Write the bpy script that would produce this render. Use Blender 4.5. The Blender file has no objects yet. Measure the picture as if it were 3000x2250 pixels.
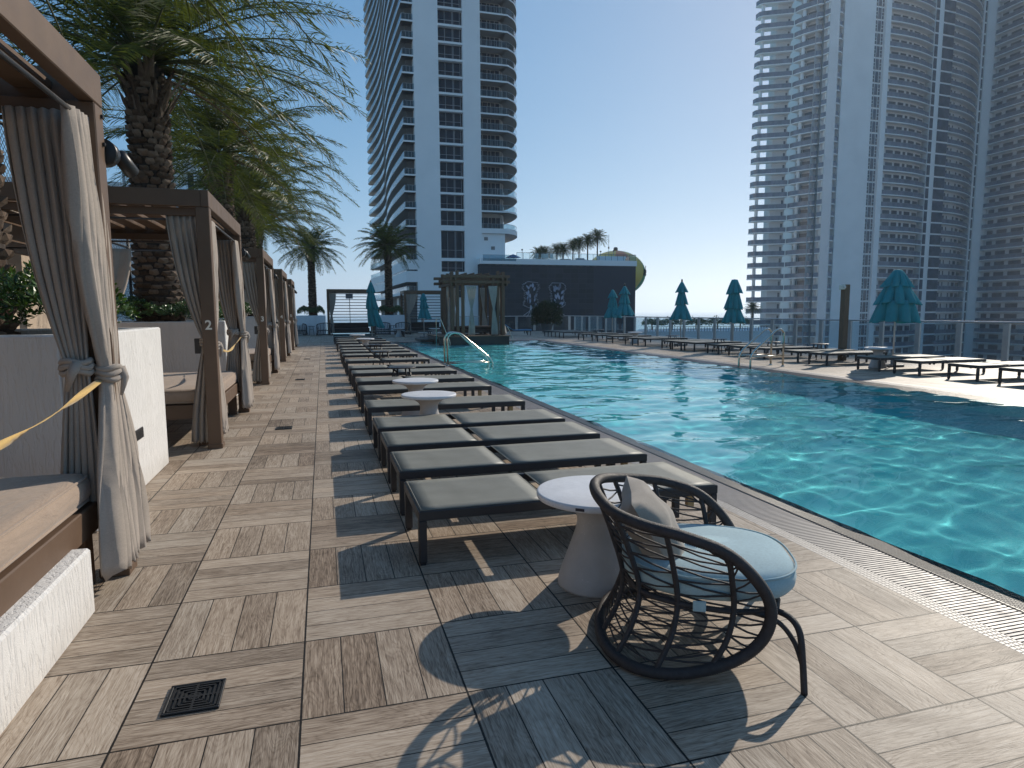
import bpy, bmesh, math, random
from mathutils import Vector, Matrix, Euler
random.seed(7)
SC = bpy.context.scene
COL = SC.collection
PI = math.pi
def R(d): return math.radians(d)

# ------------------------------------------------------------------ object helpers
def tag(o, label=None, cat=None, group=None, kind=None):
    if label: o['label'] = label
    if cat: o['category'] = cat
    if group: o['group'] = group
    if kind: o['kind'] = kind
    return o

def empty(name, loc=(0, 0, 0), rz=0.0, label=None, cat=None, group=None, parent=None):
    o = bpy.data.objects.new(name, None)
    o.empty_display_size = 0.1
    COL.objects.link(o)
    o.location = loc
    o.rotation_euler = (0, 0, rz)
    if parent: o.parent = parent
    return tag(o, label, cat, group)

def copy_tree(o, parent=None):
    c = o.copy()
    COL.objects.link(c)
    if parent: c.parent = parent
    for ch in list(o.children):
        copy_tree(ch, c)
    return c

class MB:
    """collects vertices and faces, linked as ONE mesh object"""
    def __init__(s):
        s.v = []; s.f = []; s.m = []; s.mi = 0; s.sm = []; s.smooth = False
    def add(s, vs, fs):
        b = len(s.v)
        s.v.extend([tuple(p) for p in vs])
        for f in fs:
            s.f.append([i + b for i in f]); s.m.append(s.mi); s.sm.append(s.smooth)
        return s
    def box(s, x0, x1, y0, y1, z0, z1, M=None):
        vs = [Vector(p) for p in ((x0,y0,z0),(x1,y0,z0),(x1,y1,z0),(x0,y1,z0),(x0,y0,z1),(x1,y0,z1),(x1,y1,z1),(x0,y1,z1))]
        if M is not None: vs = [M @ p for p in vs]
        return s.add(vs, [(3,2,1,0),(4,5,6,7),(0,1,5,4),(1,2,6,5),(2,3,7,6),(3,0,4,7)])
    def bbox(s, x0, x1, y0, y1, z0, z1, b=0.004, M=None):
        """box with chamfered edges"""
        b = min(b, abs(x1-x0)*.45, abs(y1-y0)*.45, abs(z1-z0)*.45)
        vs = []; idx = {}
        for ix, (xa, xs) in enumerate(((x0, 1), (x1, -1))):
            for iy, (ya, ys) in enumerate(((y0, 1), (y1, -1))):
                for iz, (za, zs) in enumerate(((z0, 1), (z1, -1))):
                    for ax in range(3):
                        p = [xa + xs*b, ya + ys*b, za + zs*b]
                        p[ax] = (xa, ya, za)[ax]
                        idx[(ix,iy,iz,ax)] = len(vs); vs.append(Vector(p))
        fs = []
        I = lambda *k: idx[k]
        for s_ in (0, 1):
            fs.append([I(s_,0,0,0), I(s_,1,0,0), I(s_,1,1,0), I(s_,0,1,0)][::(-1 if s_ == 0 else 1)])
            fs.append([I(0,s_,0,1), I(1,s_,0,1), I(1,s_,1,1), I(0,s_,1,1)][::(1 if s_ == 0 else -1)])
            fs.append([I(0,0,s_,2), I(1,0,s_,2), I(1,1,s_,2), I(0,1,s_,2)][::(-1 if s_ == 0 else 1)])
        for a in (0, 1):
            for c in (0, 1):
                f = [I(a,c,0,0), I(a,c,1,0), I(a,c,1,1), I(a,c,0,1)]; fs.append(f if (a ^ c) == 0 else f[::-1])
                f = [I(a,0,c,0), I(a,1,c,0), I(a,1,c,2), I(a,0,c,2)]; fs.append(f if (a ^ c) == 1 else f[::-1])
                f = [I(0,a,c,1), I(1,a,c,1), I(1,a,c,2), I(0,a,c,2)]; fs.append(f if (a ^ c) == 0 else f[::-1])
                for d in (0, 1):
                    f = [I(a,c,d,0), I(a,c,d,1), I(a,c,d,2)]; fs.append(f if (a ^ c ^ d) == 1 else f[::-1])
        # de-duplicate corner triangles
        seen = set(); out = []
        for f in fs:
            k = tuple(sorted(f))
            if k in seen: continue
            seen.add(k); out.append(f)
        if M is not None: vs = [M @ p for p in vs]
        return s.add(vs, out)
    def bar(s, a, b, w, h, up=(0, 0, 1), ch=0.0):
        a = Vector(a); b = Vector(b); d = (b - a); L = d.length; d.normalize()
        up = Vector(up)
        if abs(d.dot(up)) > .99: up = Vector((0, 1, 0))
        x = d.cross(up).normalized(); y = x.cross(d).normalized()
        M = Matrix((x, d, y)).transposed().to_4x4(); M.translation = a
        if ch: return s.bbox(-w/2, w/2, 0, L, -h/2, h/2, ch, M)
        return s.box(-w/2, w/2, 0, L, -h/2, h/2, M)
    def tube(s, pts, r, n=8, closed=False, cap=True):
        pts = [Vector(p) for p in pts]; N = len(pts)
        rr = r if isinstance(r, (list, tuple)) else [r]*N
        sm = s.smooth; s.smooth = True
        t0 = (pts[1]-pts[0]).normalized()
        ref = Vector((0,0,1)) if abs(t0.z) < .9 else Vector((1,0,0))
        nrm = t0.cross(ref).normalized(); vs = []; prev = t0
        for i, p in enumerate(pts):
            if closed: t = (pts[(i+1) % N] - pts[i-1]).normalized()
            else: t = (pts[min(i+1, N-1)] - pts[max(i-1, 0)]).normalized()
            ax = prev.cross(t)
            if ax.length > 1e-6:
                nrm = Matrix.Rotation(prev.angle(t), 3, ax.normalized()) @ nrm
            prev = t
            nrm = (nrm - t*nrm.dot(t)).normalized(); bn = t.cross(nrm)
            for k in range(n):
                a = 2*PI*k/n
                vs.append(p + (nrm*math.cos(a) + bn*math.sin(a))*rr[i])
        fs = []
        for i in range(N if closed else N-1):
            j = (i+1) % N
            for k in range(n):
                fs.append((i*n+k, i*n+(k+1) % n, j*n+(k+1) % n, j*n+k))
        if cap and not closed:
            fs.append(tuple(range(n))[::-1]); fs.append(tuple((N-1)*n+k for k in range(n)))
        s.add(vs, fs); s.smooth = sm
        return s
    def lathe(s, prof, n=32, c=(0, 0, 0), cap=True, rf=None):
        sm = s.smooth; s.smooth = True
        vs = []; fs = []
        for i, (r, z) in enumerate(prof):
            for k in range(n):
                a = 2*PI*k/n
                q = r*(rf(a, i) if rf else 1)
                vs.append((c[0]+q*math.cos(a), c[1]+q*math.sin(a), c[2]+z))
        for i in range(len(prof)-1):
            for k in range(n):
                fs.append((i*n+k, i*n+(k+1) % n, (i+1)*n+(k+1) % n, (i+1)*n+k))
        if cap:
            fs.append(tuple(range(n))[::-1]); fs.append(tuple((len(prof)-1)*n+k for k in range(n)))
        s.add(vs, fs); s.smooth = sm
        return s
    def prism(s, poly, z0, z1):
        n = len(poly)
        vs = [(x, y, z0) for x, y in poly] + [(x, y, z1) for x, y in poly]
        return s.add(vs, [tuple(range(n))[::-1], tuple(range(n, 2*n))] + [(i, (i+1) % n, n+(i+1) % n, n+i) for i in range(n)])
    def grid(s, P, thick=None):
        """P[i][j] grid of points as a smooth sheet"""
        ni, nj = len(P), len(P[0]); sm = s.smooth; s.smooth = True
        s.add([p for row in P for p in row], [(i*nj+j, i*nj+j+1, (i+1)*nj+j+1, (i+1)*nj+j) for i in range(ni-1) for j in range(nj-1)])
        s.smooth = sm
        return s
    def build(s, name, mat, parent=None, loc=None, solid=None, bevel=None, subsurf=0):
        me = bpy.data.meshes.new(name)
        me.from_pydata([tuple(p) for p in s.v], [], s.f)
        mats = mat if isinstance(mat, (list, tuple)) else [mat]
        for m in mats: me.materials.append(m)
        me.polygons.foreach_set('material_index', s.m)
        me.polygons.foreach_set('use_smooth', s.sm)
        me.update()
        o = bpy.data.objects.new(name, me)
        COL.objects.link(o)
        if parent: o.parent = parent
        if loc: o.location = loc
        if solid:
            md = o.modifiers.new('solid', 'SOLIDIFY'); md.thickness = solid; md.offset = 0
        if bevel:
            md = o.modifiers.new('bev', 'BEVEL'); md.width = bevel; md.segments = 2; md.limit_method = 'ANGLE'
        if subsurf:
            md = o.modifiers.new('sub', 'SUBSURF'); md.levels = subsurf; md.render_levels = subsurf
        return o

def spline(pts, n=8, closed=False):
    """Catmull-Rom through points"""
    P = [Vector(p) for p in pts]; N = len(P); out = []
    for i in range(N if closed else N-1):
        p1 = P[i]; p2 = P[(i+1) % N]
        p0 = P[i-1] if (closed or i > 0) else p1*2-p2
        p3 = P[(i+2) % N] if (closed or i+2 < N) else p2*2-p1
        for k in range(n):
            t = k/n
            out.append(0.5*((2*p1)+(p2-p0)*t+(2*p0-5*p1+4*p2-p3)*t*t+(3*p1-p0-3*p2+p3)*t**3))
    if not closed: out.append(P[-1])
    return out

def lerp(a, b, t): return a+(b-a)*t
def sstep(t):
    t = max(0, min(1, t)); return t*t*(3-2*t)
NUM = 'zero first second third fourth fifth sixth seventh eighth ninth tenth eleventh twelfth thirteenth fourteenth fifteenth sixteenth seventeenth eighteenth nineteenth twentieth twenty-first twenty-second'.split()

# ------------------------------------------------------------------ material helpers
class NT:
    def __init__(s, name):
        s.mat = bpy.data.materials.new(name); s.mat.use_nodes = True
        s.t = s.mat.node_tree; s.n = s.t.nodes; s.n.clear()
        s.out = s.n.new('ShaderNodeOutputMaterial')
    def node(s, typ, **kw):
        nd = s.n.new('ShaderNode'+typ)
        for k, v in kw.items(): setattr(nd, k, v)
        return nd
    def link(s, a, b): s.t.links.new(a, b)
    def put(s, sock, v):
        if isinstance(v, bpy.types.NodeSocket): s.link(v, sock)
        elif v is not None:
            if isinstance(v, (tuple, list)) and len(v) == 3 and sock.type == 'RGBA': v = (*v, 1)
            sock.default_value = v
    def math(s, op, a, b=None, c=None, clamp=False):
        nd = s.node('Math', operation=op, use_clamp=clamp)
        for i, v in enumerate((a, b, c)):
            if v is not None: s.put(nd.inputs[i], v)
        return nd.outputs[0]
    def vec(s, x, y, z):
        nd = s.node('CombineXYZ')
        for i, v in enumerate((x, y, z)): s.put(nd.inputs[i], v)
        return nd.outputs[0]
    def sep(s, v):
        nd = s.node('SeparateXYZ'); s.put(nd.inputs[0], v); return nd.outputs
    def obj(s): return s.node('TexCoord').outputs['Object']
    def pos(s): return s.node('NewGeometry').outputs['Position']
    def mapping(s, v, scale=(1,1,1), loc=(0,0,0), rot=(0,0,0)):
        nd = s.node('Mapping'); s.put(nd.inputs[0], v)
        nd.inputs['Scale'].default_value = scale; nd.inputs['Location'].default_value = loc; nd.inputs['Rotation'].default_value = rot
        return nd.outputs[0]
    def noise(s, v, scale=5., detail=3., rough=.55, dist=0., out='Fac'):
        nd = s.node('TexNoise'); s.put(nd.inputs['Vector'], v)
        s.put(nd.inputs['Scale'], scale); nd.inputs['Detail'].default_value = detail
        nd.inputs['Roughness'].default_value = rough; nd.inputs['Distortion'].default_value = dist
        return nd.outputs[out]
    def white(s, v, out='Value'):
        nd = s.node('TexWhiteNoise', noise_dimensions='3D'); s.put(nd.inputs[0], v); return nd.outputs[out]
    def vor(s, v, scale=5., feature='F1', out='Distance'):
        nd = s.node('TexVoronoi', feature=feature); s.put(nd.inputs['Vector'], v); s.put(nd.inputs['Scale'], scale); return nd.outputs[out]
    def ramp(s, f, stops, interp='LINEAR'):
        nd = s.node('ValToRGB'); cr = nd.color_ramp; cr.interpolation = interp
        while len(cr.elements) < len(stops): cr.elements.new(.5)
        for e, (p, c) in zip(cr.elements, stops):
            e.position = p; e.color = (*c, 1) if len(c) == 3 else c
        s.put(nd.inputs[0], f); return nd.outputs[0]
    def mix(s, f, a, b, blend='MIX'):
        nd = s.node('Mix', data_type='RGBA', blend_type=blend)
        s.put(nd.inputs[0], f); s.put(nd.inputs[6], a); s.put(nd.inputs[7], b); return nd.outputs[2]
    def rng(s, v, a, b, c=0., d=1.):
        nd = s.node('MapRange'); s.put(nd.inputs[0], v)
        for i, q in enumerate((a, b, c, d)): nd.inputs[i+1].default_value = q
        return nd.outputs[0]
    def bump(s, h, strength=.3, dist=.01, normal=None):
        nd = s.node('Bump'); nd.inputs['Strength'].default_value = strength; nd.inputs['Distance'].default_value = dist
        s.put(nd.inputs['Height'], h)
        if normal is not None: s.put(nd.inputs['Normal'], normal)
        return nd.outputs[0]
    def bsdf(s, color=None, rough=.6, metal=0., normal=None, spec=None, **kw):
        nd = s.node('BsdfPrincipled'); s.put(nd.inputs['Base Color'], color); s.put(nd.inputs['Roughness'], rough)
        s.put(nd.inputs['Metallic'], metal)
        if normal is not None: s.put(nd.inputs['Normal'], normal)
        if spec is not None: s.put(nd.inputs['Specular IOR Level'], spec)
        for k, v in kw.items(): s.put(nd.inputs[k.replace('_', ' ')], v)
        s.link(nd.outputs[0], s.out.inputs[0]); s.b = nd
        return s.mat

MATS = {}
def simple(name, color, rough=.6, metal=0., var=.12, scale=6., bump=.0, bscale=60., spec=None, dirt=None):
    """a plain material with some uneven tone and fine bump"""
    if name in MATS: return MATS[name]
    n = NT(name); o = n.obj()
    f = n.noise(o, scale, 4., .6)
    lo = tuple(max(0, c*(1-var)) for c in color); hi = tuple(min(1, c*(1+var)) for c in color)
    col = n.ramp(f, [(.3, lo), (.7, hi)])
    if dirt: col = n.mix(n.ramp(n.noise(o, scale*.35, 5., .65), [(.48, (0,0,0)), (.75, (.6,.6,.6))]), col, dirt)
    nm = n.bump(n.noise(o, bscale, 3., .6), bump, .01) if bump else None
    rg = n.rng(n.noise(o, scale*2.3, 3.), .3, .7, max(.02, rough*.85), min(1, rough*1.15))
    MATS[name] = n.bsdf(col, rg, metal, nm, spec)
    return MATS[name]

def mesh_text(txt, size, mat, name, M, parent=None, ext=.01, bold=0., shear=0.):
    cu = bpy.data.curves.new(name, 'FONT'); cu.body = txt; cu.size = size; cu.extrude = ext; cu.offset = bold; cu.align_x = 'CENTER'; cu.align_y = 'CENTER'; cu.shear = shear
    to = bpy.data.objects.new('tmp', cu); COL.objects.link(to)
    bpy.context.view_layer.update()
    me = bpy.data.meshes.new_from_object(to.evaluated_get(bpy.context.evaluated_depsgraph_get())); bpy.data.objects.remove(to)
    me.name = name; me.materials.clear(); me.materials.append(mat)
    o = bpy.data.objects.new(name, me); COL.objects.link(o)
    if parent: o.parent = parent
    o.matrix_local = M
    return o

# ------------------------------------------------------------------ camera
CAM = Vector((.124410, -2.277060, 1.432094))
def cam_setup():
    pi, ya, ro, F = -.1113805, .2811392, -.0048226, 1907.54
    f = Vector((math.sin(ya)*math.cos(pi), math.cos(ya)*math.cos(pi), math.sin(pi)))
    r = Vector((math.cos(ya), -math.sin(ya), 0)); u = r.cross(f)
    r2 = r*math.cos(ro)+u*math.sin(ro); u2 = -r*math.sin(ro)+u*math.cos(ro)
    M = Matrix((r2, u2, -f)).transposed().to_4x4(); M.translation = CAM
    cd = bpy.data.cameras.new('camera'); co = bpy.data.objects.new('camera', cd)
    COL.objects.link(co); co.matrix_world = M
    cd.sensor_width = 36; cd.lens = F/3000*36; cd.clip_start = .05; cd.clip_end = 60000
    SC.camera = co
cam_setup()

# ------------------------------------------------------------------ daylight
SUN_AZ = 54.5   # degrees from +Y towards +X
SUN_EL = 30.2
def light():
    w = bpy.data.worlds.new('World'); SC.world = w; w.use_nodes = True
    nt = w.node_tree; nt.nodes.clear()
    out = nt.nodes.new('ShaderNodeOutputWorld'); bg = nt.nodes.new('ShaderNodeBackground')
    sky = nt.nodes.new('ShaderNodeTexSky'); sky.sky_type = 'NISHITA'; sky.sun_disc = False
    sky.sun_elevation = R(SUN_EL); sky.sun_rotation = R(SUN_AZ)
    sky.air_density = .6; sky.dust_density = .3; sky.ozone_density = 3.0; sky.altitude = 0
    gm = nt.nodes.new('ShaderNodeGamma'); gm.inputs[1].default_value = .63
    hs = nt.nodes.new('ShaderNodeHueSaturation'); hs.inputs['Saturation'].default_value = 1.54
    tn = nt.nodes.new('ShaderNodeMix'); tn.data_type = 'RGBA'; tn.blend_type = 'MULTIPLY'; tn.inputs[0].default_value = 1
    tn.inputs[7].default_value = (2.86, 3.08, 3.06, 1)
    nt.links.new(sky.outputs[0], gm.inputs[0]); nt.links.new(gm.outputs[0], hs.inputs['Color']); nt.links.new(hs.outputs[0], tn.inputs[6])
    bg.inputs[1].default_value = .128
    # soft shoulder: the horizon keeps its colour instead of clipping
    sc_ = nt.nodes.new('ShaderNodeVectorMath'); sc_.operation = 'MULTIPLY_ADD'; sc_.inputs[1].default_value = (.060, .062, .056); sc_.inputs[2].default_value = (1, 1, 1)
    dv = nt.nodes.new('ShaderNodeVectorMath'); dv.operation = 'DIVIDE'
    nt.links.new(tn.outputs[2], sc_.inputs[0]); nt.links.new(tn.outputs[2], dv.inputs[0]); nt.links.new(sc_.outputs[0], dv.inputs[1])
    nt.links.new(dv.outputs[0], bg.inputs[0]); nt.links.new(bg.outputs[0], out.inputs[0])
    ld = bpy.data.lights.new('sun', 'SUN'); ld.energy = 5.0; ld.angle = R(.5); ld.color = (1, .915, .79)
    lo = bpy.data.objects.new('sun', ld); COL.objects.link(lo)
    d = Vector((math.sin(R(SUN_AZ))*math.cos(R(SUN_EL)), math.cos(R(SUN_AZ))*math.cos(R(SUN_EL)), math.sin(R(SUN_EL))))
    lo.rotation_euler = d.to_track_quat('Z', 'Y').to_euler(); lo.location = d*60
    return lo
SUN = light()
SC.view_settings.view_transform = 'Standard'; SC.view_settings.look = 'None'
SC.view_settings.exposure = -0.18; SC.view_settings.gamma = 1.0
SC.cycles.use_denoising = True
SC.cycles.max_bounces = 8; SC.cycles.transparent_max_bounces = 16
SC.cycles.transmission_bounces = 8; SC.cycles.volume_bounces = 2; SC.cycles.diffuse_bounces = 4; SC.cycles.glossy_bounces = 4
SC.cycles.sample_clamp_indirect = 6.0
# ------------------------------------------------------------------ pool deck, pool and water
TX, TY = .6, .5746
def mat_deck():
    n = NT('wood_look_tiles'); P = n.sep(n.pos()); x, y = P[0], P[1]
    u = n.math('DIVIDE', x, TX); v = n.math('DIVIDE', y, TY)
    iu = n.math('FLOOR', u); iv = n.math('FLOOR', v)
    fu = n.math('SUBTRACT', u, iu); fv = n.math('SUBTRACT', v, iv)
    par = n.math('FLOORED_MODULO', n.math('ADD', iu, iv), 2.)       # 0: planks run along Y, 1: along X
    def sel(a, b):  # par ? b : a
        return n.math('ADD', n.math('MULTIPLY', a, n.math('SUBTRACT', 1., par)), n.math('MULTIPLY', b, par))
    ac = n.math('MULTIPLY', sel(fu, fv), 4.)
    idx = n.math('FLOOR', ac); fa = n.math('SUBTRACT', ac, idx)
    rnd = n.white(n.vec(iu, iv, n.math('ADD', idx, .37)))
    rnd2 = n.white(n.vec(iv, n.math('ADD', idx, 7.1), iu))
    rt = n.white(n.vec(iu, iv, 91.3))
    # plank coordinates in metres: across, along
    acm = n.math('MULTIPLY', sel(x, y), 1.); alm = sel(y, x)
    off = n.math('MULTIPLY', rnd, 37.)
    gv = n.vec(n.math('ADD', acm, off), n.math('MULTIPLY', alm, .055), off)
    gv2 = n.vec(n.math('ADD', acm, off), n.math('MULTIPLY', alm, .12), off)
    g1 = n.noise(gv, 150., 5., .66, .8)
    g2 = n.noise(gv2, 22., 3., .5, 1.6)
    # cathedral rings
    dd = n.noise(n.vec(n.math('ADD', acm, off), n.math('MULTIPLY', alm, .22), off), 7., 2., .5, .3)
    ring = n.math('ABSOLUTE', n.math('SINE', n.math('MULTIPLY', dd, 95.)))
    ring = n.math('POWER', ring, .6)
    tone = n.math('ADD', n.math('MULTIPLY', rnd, .19), n.math('ADD', n.math('MULTIPLY', n.math('SUBTRACT', n.math('MULTIPLY', g1, 1.5), .25), .72), n.math('MULTIPLY', g2, .24)))
    tone = n.math('ADD', tone, n.math('SUBTRACT', n.math('MULTIPLY', ring, .09), .09))
    tone = n.math('ADD', tone, n.math('MULTIPLY', rt, .10))
    blot = n.noise(n.vec(x, y, 0.), 1.7, 5., .6)
    tone = n.math('ADD', tone, n.math('MULTIPLY', n.math('SUBTRACT', blot, .5), .35))
    col = n.ramp(tone, [(.28, (.088, .062, .044)), (.48, (.245, .182, .132)), (.68, (.42, .332, .252)), (.93, (.57, .475, .38))])
    grey = n.mix(n.math('MULTIPLY', rnd2, .45), col, n.mix(1., col, (.86, .96, 1.06), 'MULTIPLY'))
    # joints
    e1 = n.math('MINIMUM', fa, n.math('SUBTRACT', 1., fa))                 # in plank widths (.15 m)
    jit = n.math('MULTIPLY', n.noise(n.vec(x, y, 3.), 40., 2.), .006)
    j1 = n.math('LESS_THAN', e1, n.math('ADD', .0125, jit))
    eu = n.math('MINIMUM', fu, n.math('SUBTRACT', 1., fu)); ev = n.math('MINIMUM', fv, n.math('SUBTRACT', 1., fv))
    et = n.math('MINIMUM', eu, ev)
    j2 = n.math('LESS_THAN', et, n.math('ADD', .0050, n.math('MULTIPLY', jit, .6)))
    j = n.math('MAXIMUM', j1, j2)
    edge = n.math('MULTIPLY', n.math('SUBTRACT', 1., n.rng(e1, .0, .07)), .22)
    c2 = n.mix(n.math('MULTIPLY', edge, n.noise(n.vec(x, y, 1.), 9., 3.)), grey, (.05, .038, .03))
    fin = n.mix(j, c2, (.016, .014, .013))
    h = n.math('SUBTRACT', n.math('ADD', n.math('MULTIPLY', g1, .6), n.math('MULTIPLY', ring, .25)), n.math('MULTIPLY', j, 1.6))
    nm = n.bump(h, .55, .0022)
    rough = n.math('ADD', n.math('MULTIPLY', n.noise(n.vec(x, y, 8.), 3., 3.), .16), .46)
    return n.bsdf(fin, rough, 0., nm, .20)

def mat_mosaic(name, c1, c2, size, rough, joint):
    n = NT(name); P = n.sep(n.pos())
    iu = n.math('FLOOR', n.math('DIVIDE', P[0], size)); iv = n.math('FLOOR', n.math('DIVIDE', P[1], size))
    fu = n.math('FRACT', n.math('DIVIDE', P[0], size)); fv = n.math('FRACT', n.math('DIVIDE', P[1], size))
    e = n.math('MINIMUM', n.math('MINIMUM', fu, n.math('SUBTRACT', 1., fu)), n.math('MINIMUM', fv, n.math('SUBTRACT', 1., fv)))
    j = n.math('LESS_THAN', e, .08)
    r = n.white(n.vec(iu, iv, 2.2))
    col = n.mix(r, c1, c2); col = n.mix(j, col, joint)
    nm = n.bump(n.math('MULTIPLY', n.math('MINIMUM', e, .15), 6.), .6, .002)
    return n.bsdf(col, rough, 0., nm, .12 if rough == .34 else .5)

M_deck = mat_deck()
M_mosaic = mat_mosaic('deck_edge_mosaic', (.22, .20, .185), (.30, .275, .26), .024, .5, (.05, .045, .045))
M_coping = mat_mosaic('dark_pool_mosaic', (.012, .012, .017), (.026, .026, .034), .025, .34, (.012, .012, .014))
M_grate = simple('grating_plastic', (.235, .21, .20), .5, 0., .1)
M_black = simple('black_channel', (.012, .012, .013), .6)

PX0, PX1, PY0, PY1 = 3.46, 10.30, -6.0, 28.6     # water edge of the pool
WL = -.028                                        # water level
def deck():
    XL, XR, YN, YF = -6.0, 18.25, -9.0, 42.2
    a = 2.88; b = 10.88
    mb = MB()
    def q(x0, x1, y0, y1, z=0.): mb.add([(x0,y0,z),(x1,y0,z),(x1,y1,z),(x0,y1,z)], [(0,1,2,3)])
    q(XL, a, YN, YF); q(b, XR, YN, YF); q(a, b, 29.18, YF); q(a, b, YN, PY0-.6)
    # outer edge of the slab
    zb = -24.5
    for (x0, y0, x1, y1) in ((XL,YN,XR,YN),(XR,YN,XR,YF),(XR,YF,XL,YF),(XL,YF,XL,YN)):
        mb.add([(x0,y0,zb),(x1,y1,zb),(x1,y1,0),(x0,y0,0)], [(0,1,2,3)])
    o = mb.build('pool_deck', M_deck); tag(o, kind='structure')
    m = MB()
    def ring(d0, d1, z0, z1):
        # frame strip round the pool between offsets d0 > d1 from the waterline (outer, inner)
        O = [(PX0-d0,PY0-d0),(PX1+d0,PY0-d0),(PX1+d0,PY1+d0),(PX0-d0,PY1+d0)]
        I = [(PX0-d1,PY0-d1),(PX1+d1,PY0-d1),(PX1+d1,PY1+d1),(PX0-d1,PY1+d1)]
        for k in range(4):
            l = (k+1) % 4
            m.add([(*O[k],z0),(*O[l],z0),(*I[l],z1),(*I[k],z1)], [(0,1,2,3)])
    ring(.58, .49, 0, 0)
    tag(m.build('mosaic_border_strip', M_mosaic), kind='structure')
    m = MB(); ring(.20, .185, 0, .004); ring(.185, -.04, .004, -.034)
    for (x0,y0,x1,y1) in ((PX0-.49,PY0-.49,PX1+.49,PY0-.49),(PX1+.49,PY0-.49,PX1+.49,PY1+.49),(PX1+.49,PY1+.49,PX0-.49,PY1+.49),(PX0-.49,PY1+.49,PX0-.49,PY0-.49)):
        m.add([(x0,y0,-.10),(x1,y1,-.10),(x1,y1,0),(x0,y0,0)], [(0,1,2,3)])
    tag(m.build('pool_coping', M_coping), kind='structure')
    # overflow channel and its grating: cross bars along the long sides
    m = MB(); ring(.49, .20, -.06, -.06)
    tag(m.build('overflow_channel', M_black), kind='structure')
    m = MB(); y = PY0
    while y < PY1:
        for x0, x1 in ((PX0-.487, PX0-.203), (PX1+.203, PX1+.487)):
            m.add([(x0,y,-.02),(x1,y,-.02),(x1,y,0),(x0,y,0),(x0,y+.0155,-.02),(x1,y+.0155,-.02),(x1,y+.0155,0),(x0,y+.0155,0)],
                  [(0,1,2,3),(7,6,5,4),(3,2,6,7)])
        y += .0245
    x = PX0-.48
    while x < PX1+.48:
        for y0, y1 in ((PY0-.487, PY0-.203), (PY1+.203, PY1+.487)):
            m.add([(x,y0,-.02),(x,y1,-.02),(x,y1,0),(x,y0,0),(x+.0155,y0,-.02),(x+.0155,y1,-.02),(x+.0155,y1,0),(x+.0155,y0,0)],
                  [(0,1,2,3),(7,6,5,4),(3,2,6,7)])
        x += .0245
    tag(m.build('overflow_grating', M_grate), kind='structure')
deck()

def pool():
    n = NT('pool_plaster'); o = n.pos()
    f = n.noise(o, 1.3, 5., .6)
    M_floor = n.bsdf(n.ramp(f, [(.3, (.085, .52, .575)), (.7, (.12, .59, .635))]), .7)
    m = MB(); zf = -1.25; k = .04
    x0, x1, y0, y1 = PX0+k-.01, PX1-k+.01, PY0+k-.01, PY1-k+.01
    m.add([(x0,y0,zf),(x1,y0,zf),(x1,y1,zf),(x0,y1,zf),(x0,y0,-.034),(x1,y0,-.034),(x1,y1,-.034),(x0,y1,-.034)],
          [(0,1,2,3),(0,4,5,1),(1,5,6,2),(2,6,7,3),(3,7,4,0)])
    fl = m.build('pool_basin', M_floor); tag(fl, kind='structure')
    # water: a real rippled surface
    rnd = random.Random(3); W = []
    for i in range(26):
        lam = .20*(1.13**i) if i < 18 else rnd.uniform(.5, 1.8)
        th = rnd.gauss(R(100), .75); k_ = 2*PI/lam
        W.append((math.cos(th)*k_, math.sin(th)*k_, rnd.uniform(0, 6.28), WAVE*lam**1.0*rnd.uniform(.5, 1.2)))
    st = .046; x0, x1, y0, y1 = PX0-.03, PX1+.03, PY0-.03, PY1+.03
    nx = int((x1-x0)/st)+1; V = []; F = []
    ys = []; y = y0
    while y < y1:
        ys.append(y); y += st if y < 12 else st*1.7
    ys.append(y1)
    for y in ys:
        for i in range(nx+1):
            x = x0+(x1-x0)*i/nx
            z = WL
            for kx, ky, ph, a in W: z += a*math.sin(kx*x+ky*y+ph)
            V.append((x, y, z))
    for j in range(len(ys)-1):
        for i in range(nx):
            a = j*(nx+1)+i; F.append((a, a+1, a+nx+2, a+nx+1))
    m = MB(); m.smooth = True; m.add(V, F)
    n = NT('pool_water_surface'); p = n.pos()
    h = n.noise(n.mapping(p, (1., 1.9, 1.)), 9., 3., .5, .4)
    nm = n.bump(h, .10, .02)
    g = n.node('BsdfGlass'); g.inputs['IOR'].default_value = 1.33; g.inputs['Roughness'].default_value = 0.
    g.inputs['Color'].default_value = (.90, 1., 1., 1)
    if WATER_BUMP: n.link(nm, g.inputs['Normal'])
    n.link(g.outputs[0], n.out.inputs[0])
    wt = m.build('pool_water', n.mat); tag(wt, kind='structure')
    wt.cycles.is_caustics_caster = True
    fl.cycles.is_caustics_receiver = True
    SUN.data.cycles.is_caustics_light = True
WAVE = .0026; WATER_BUMP = False
pool()
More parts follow.
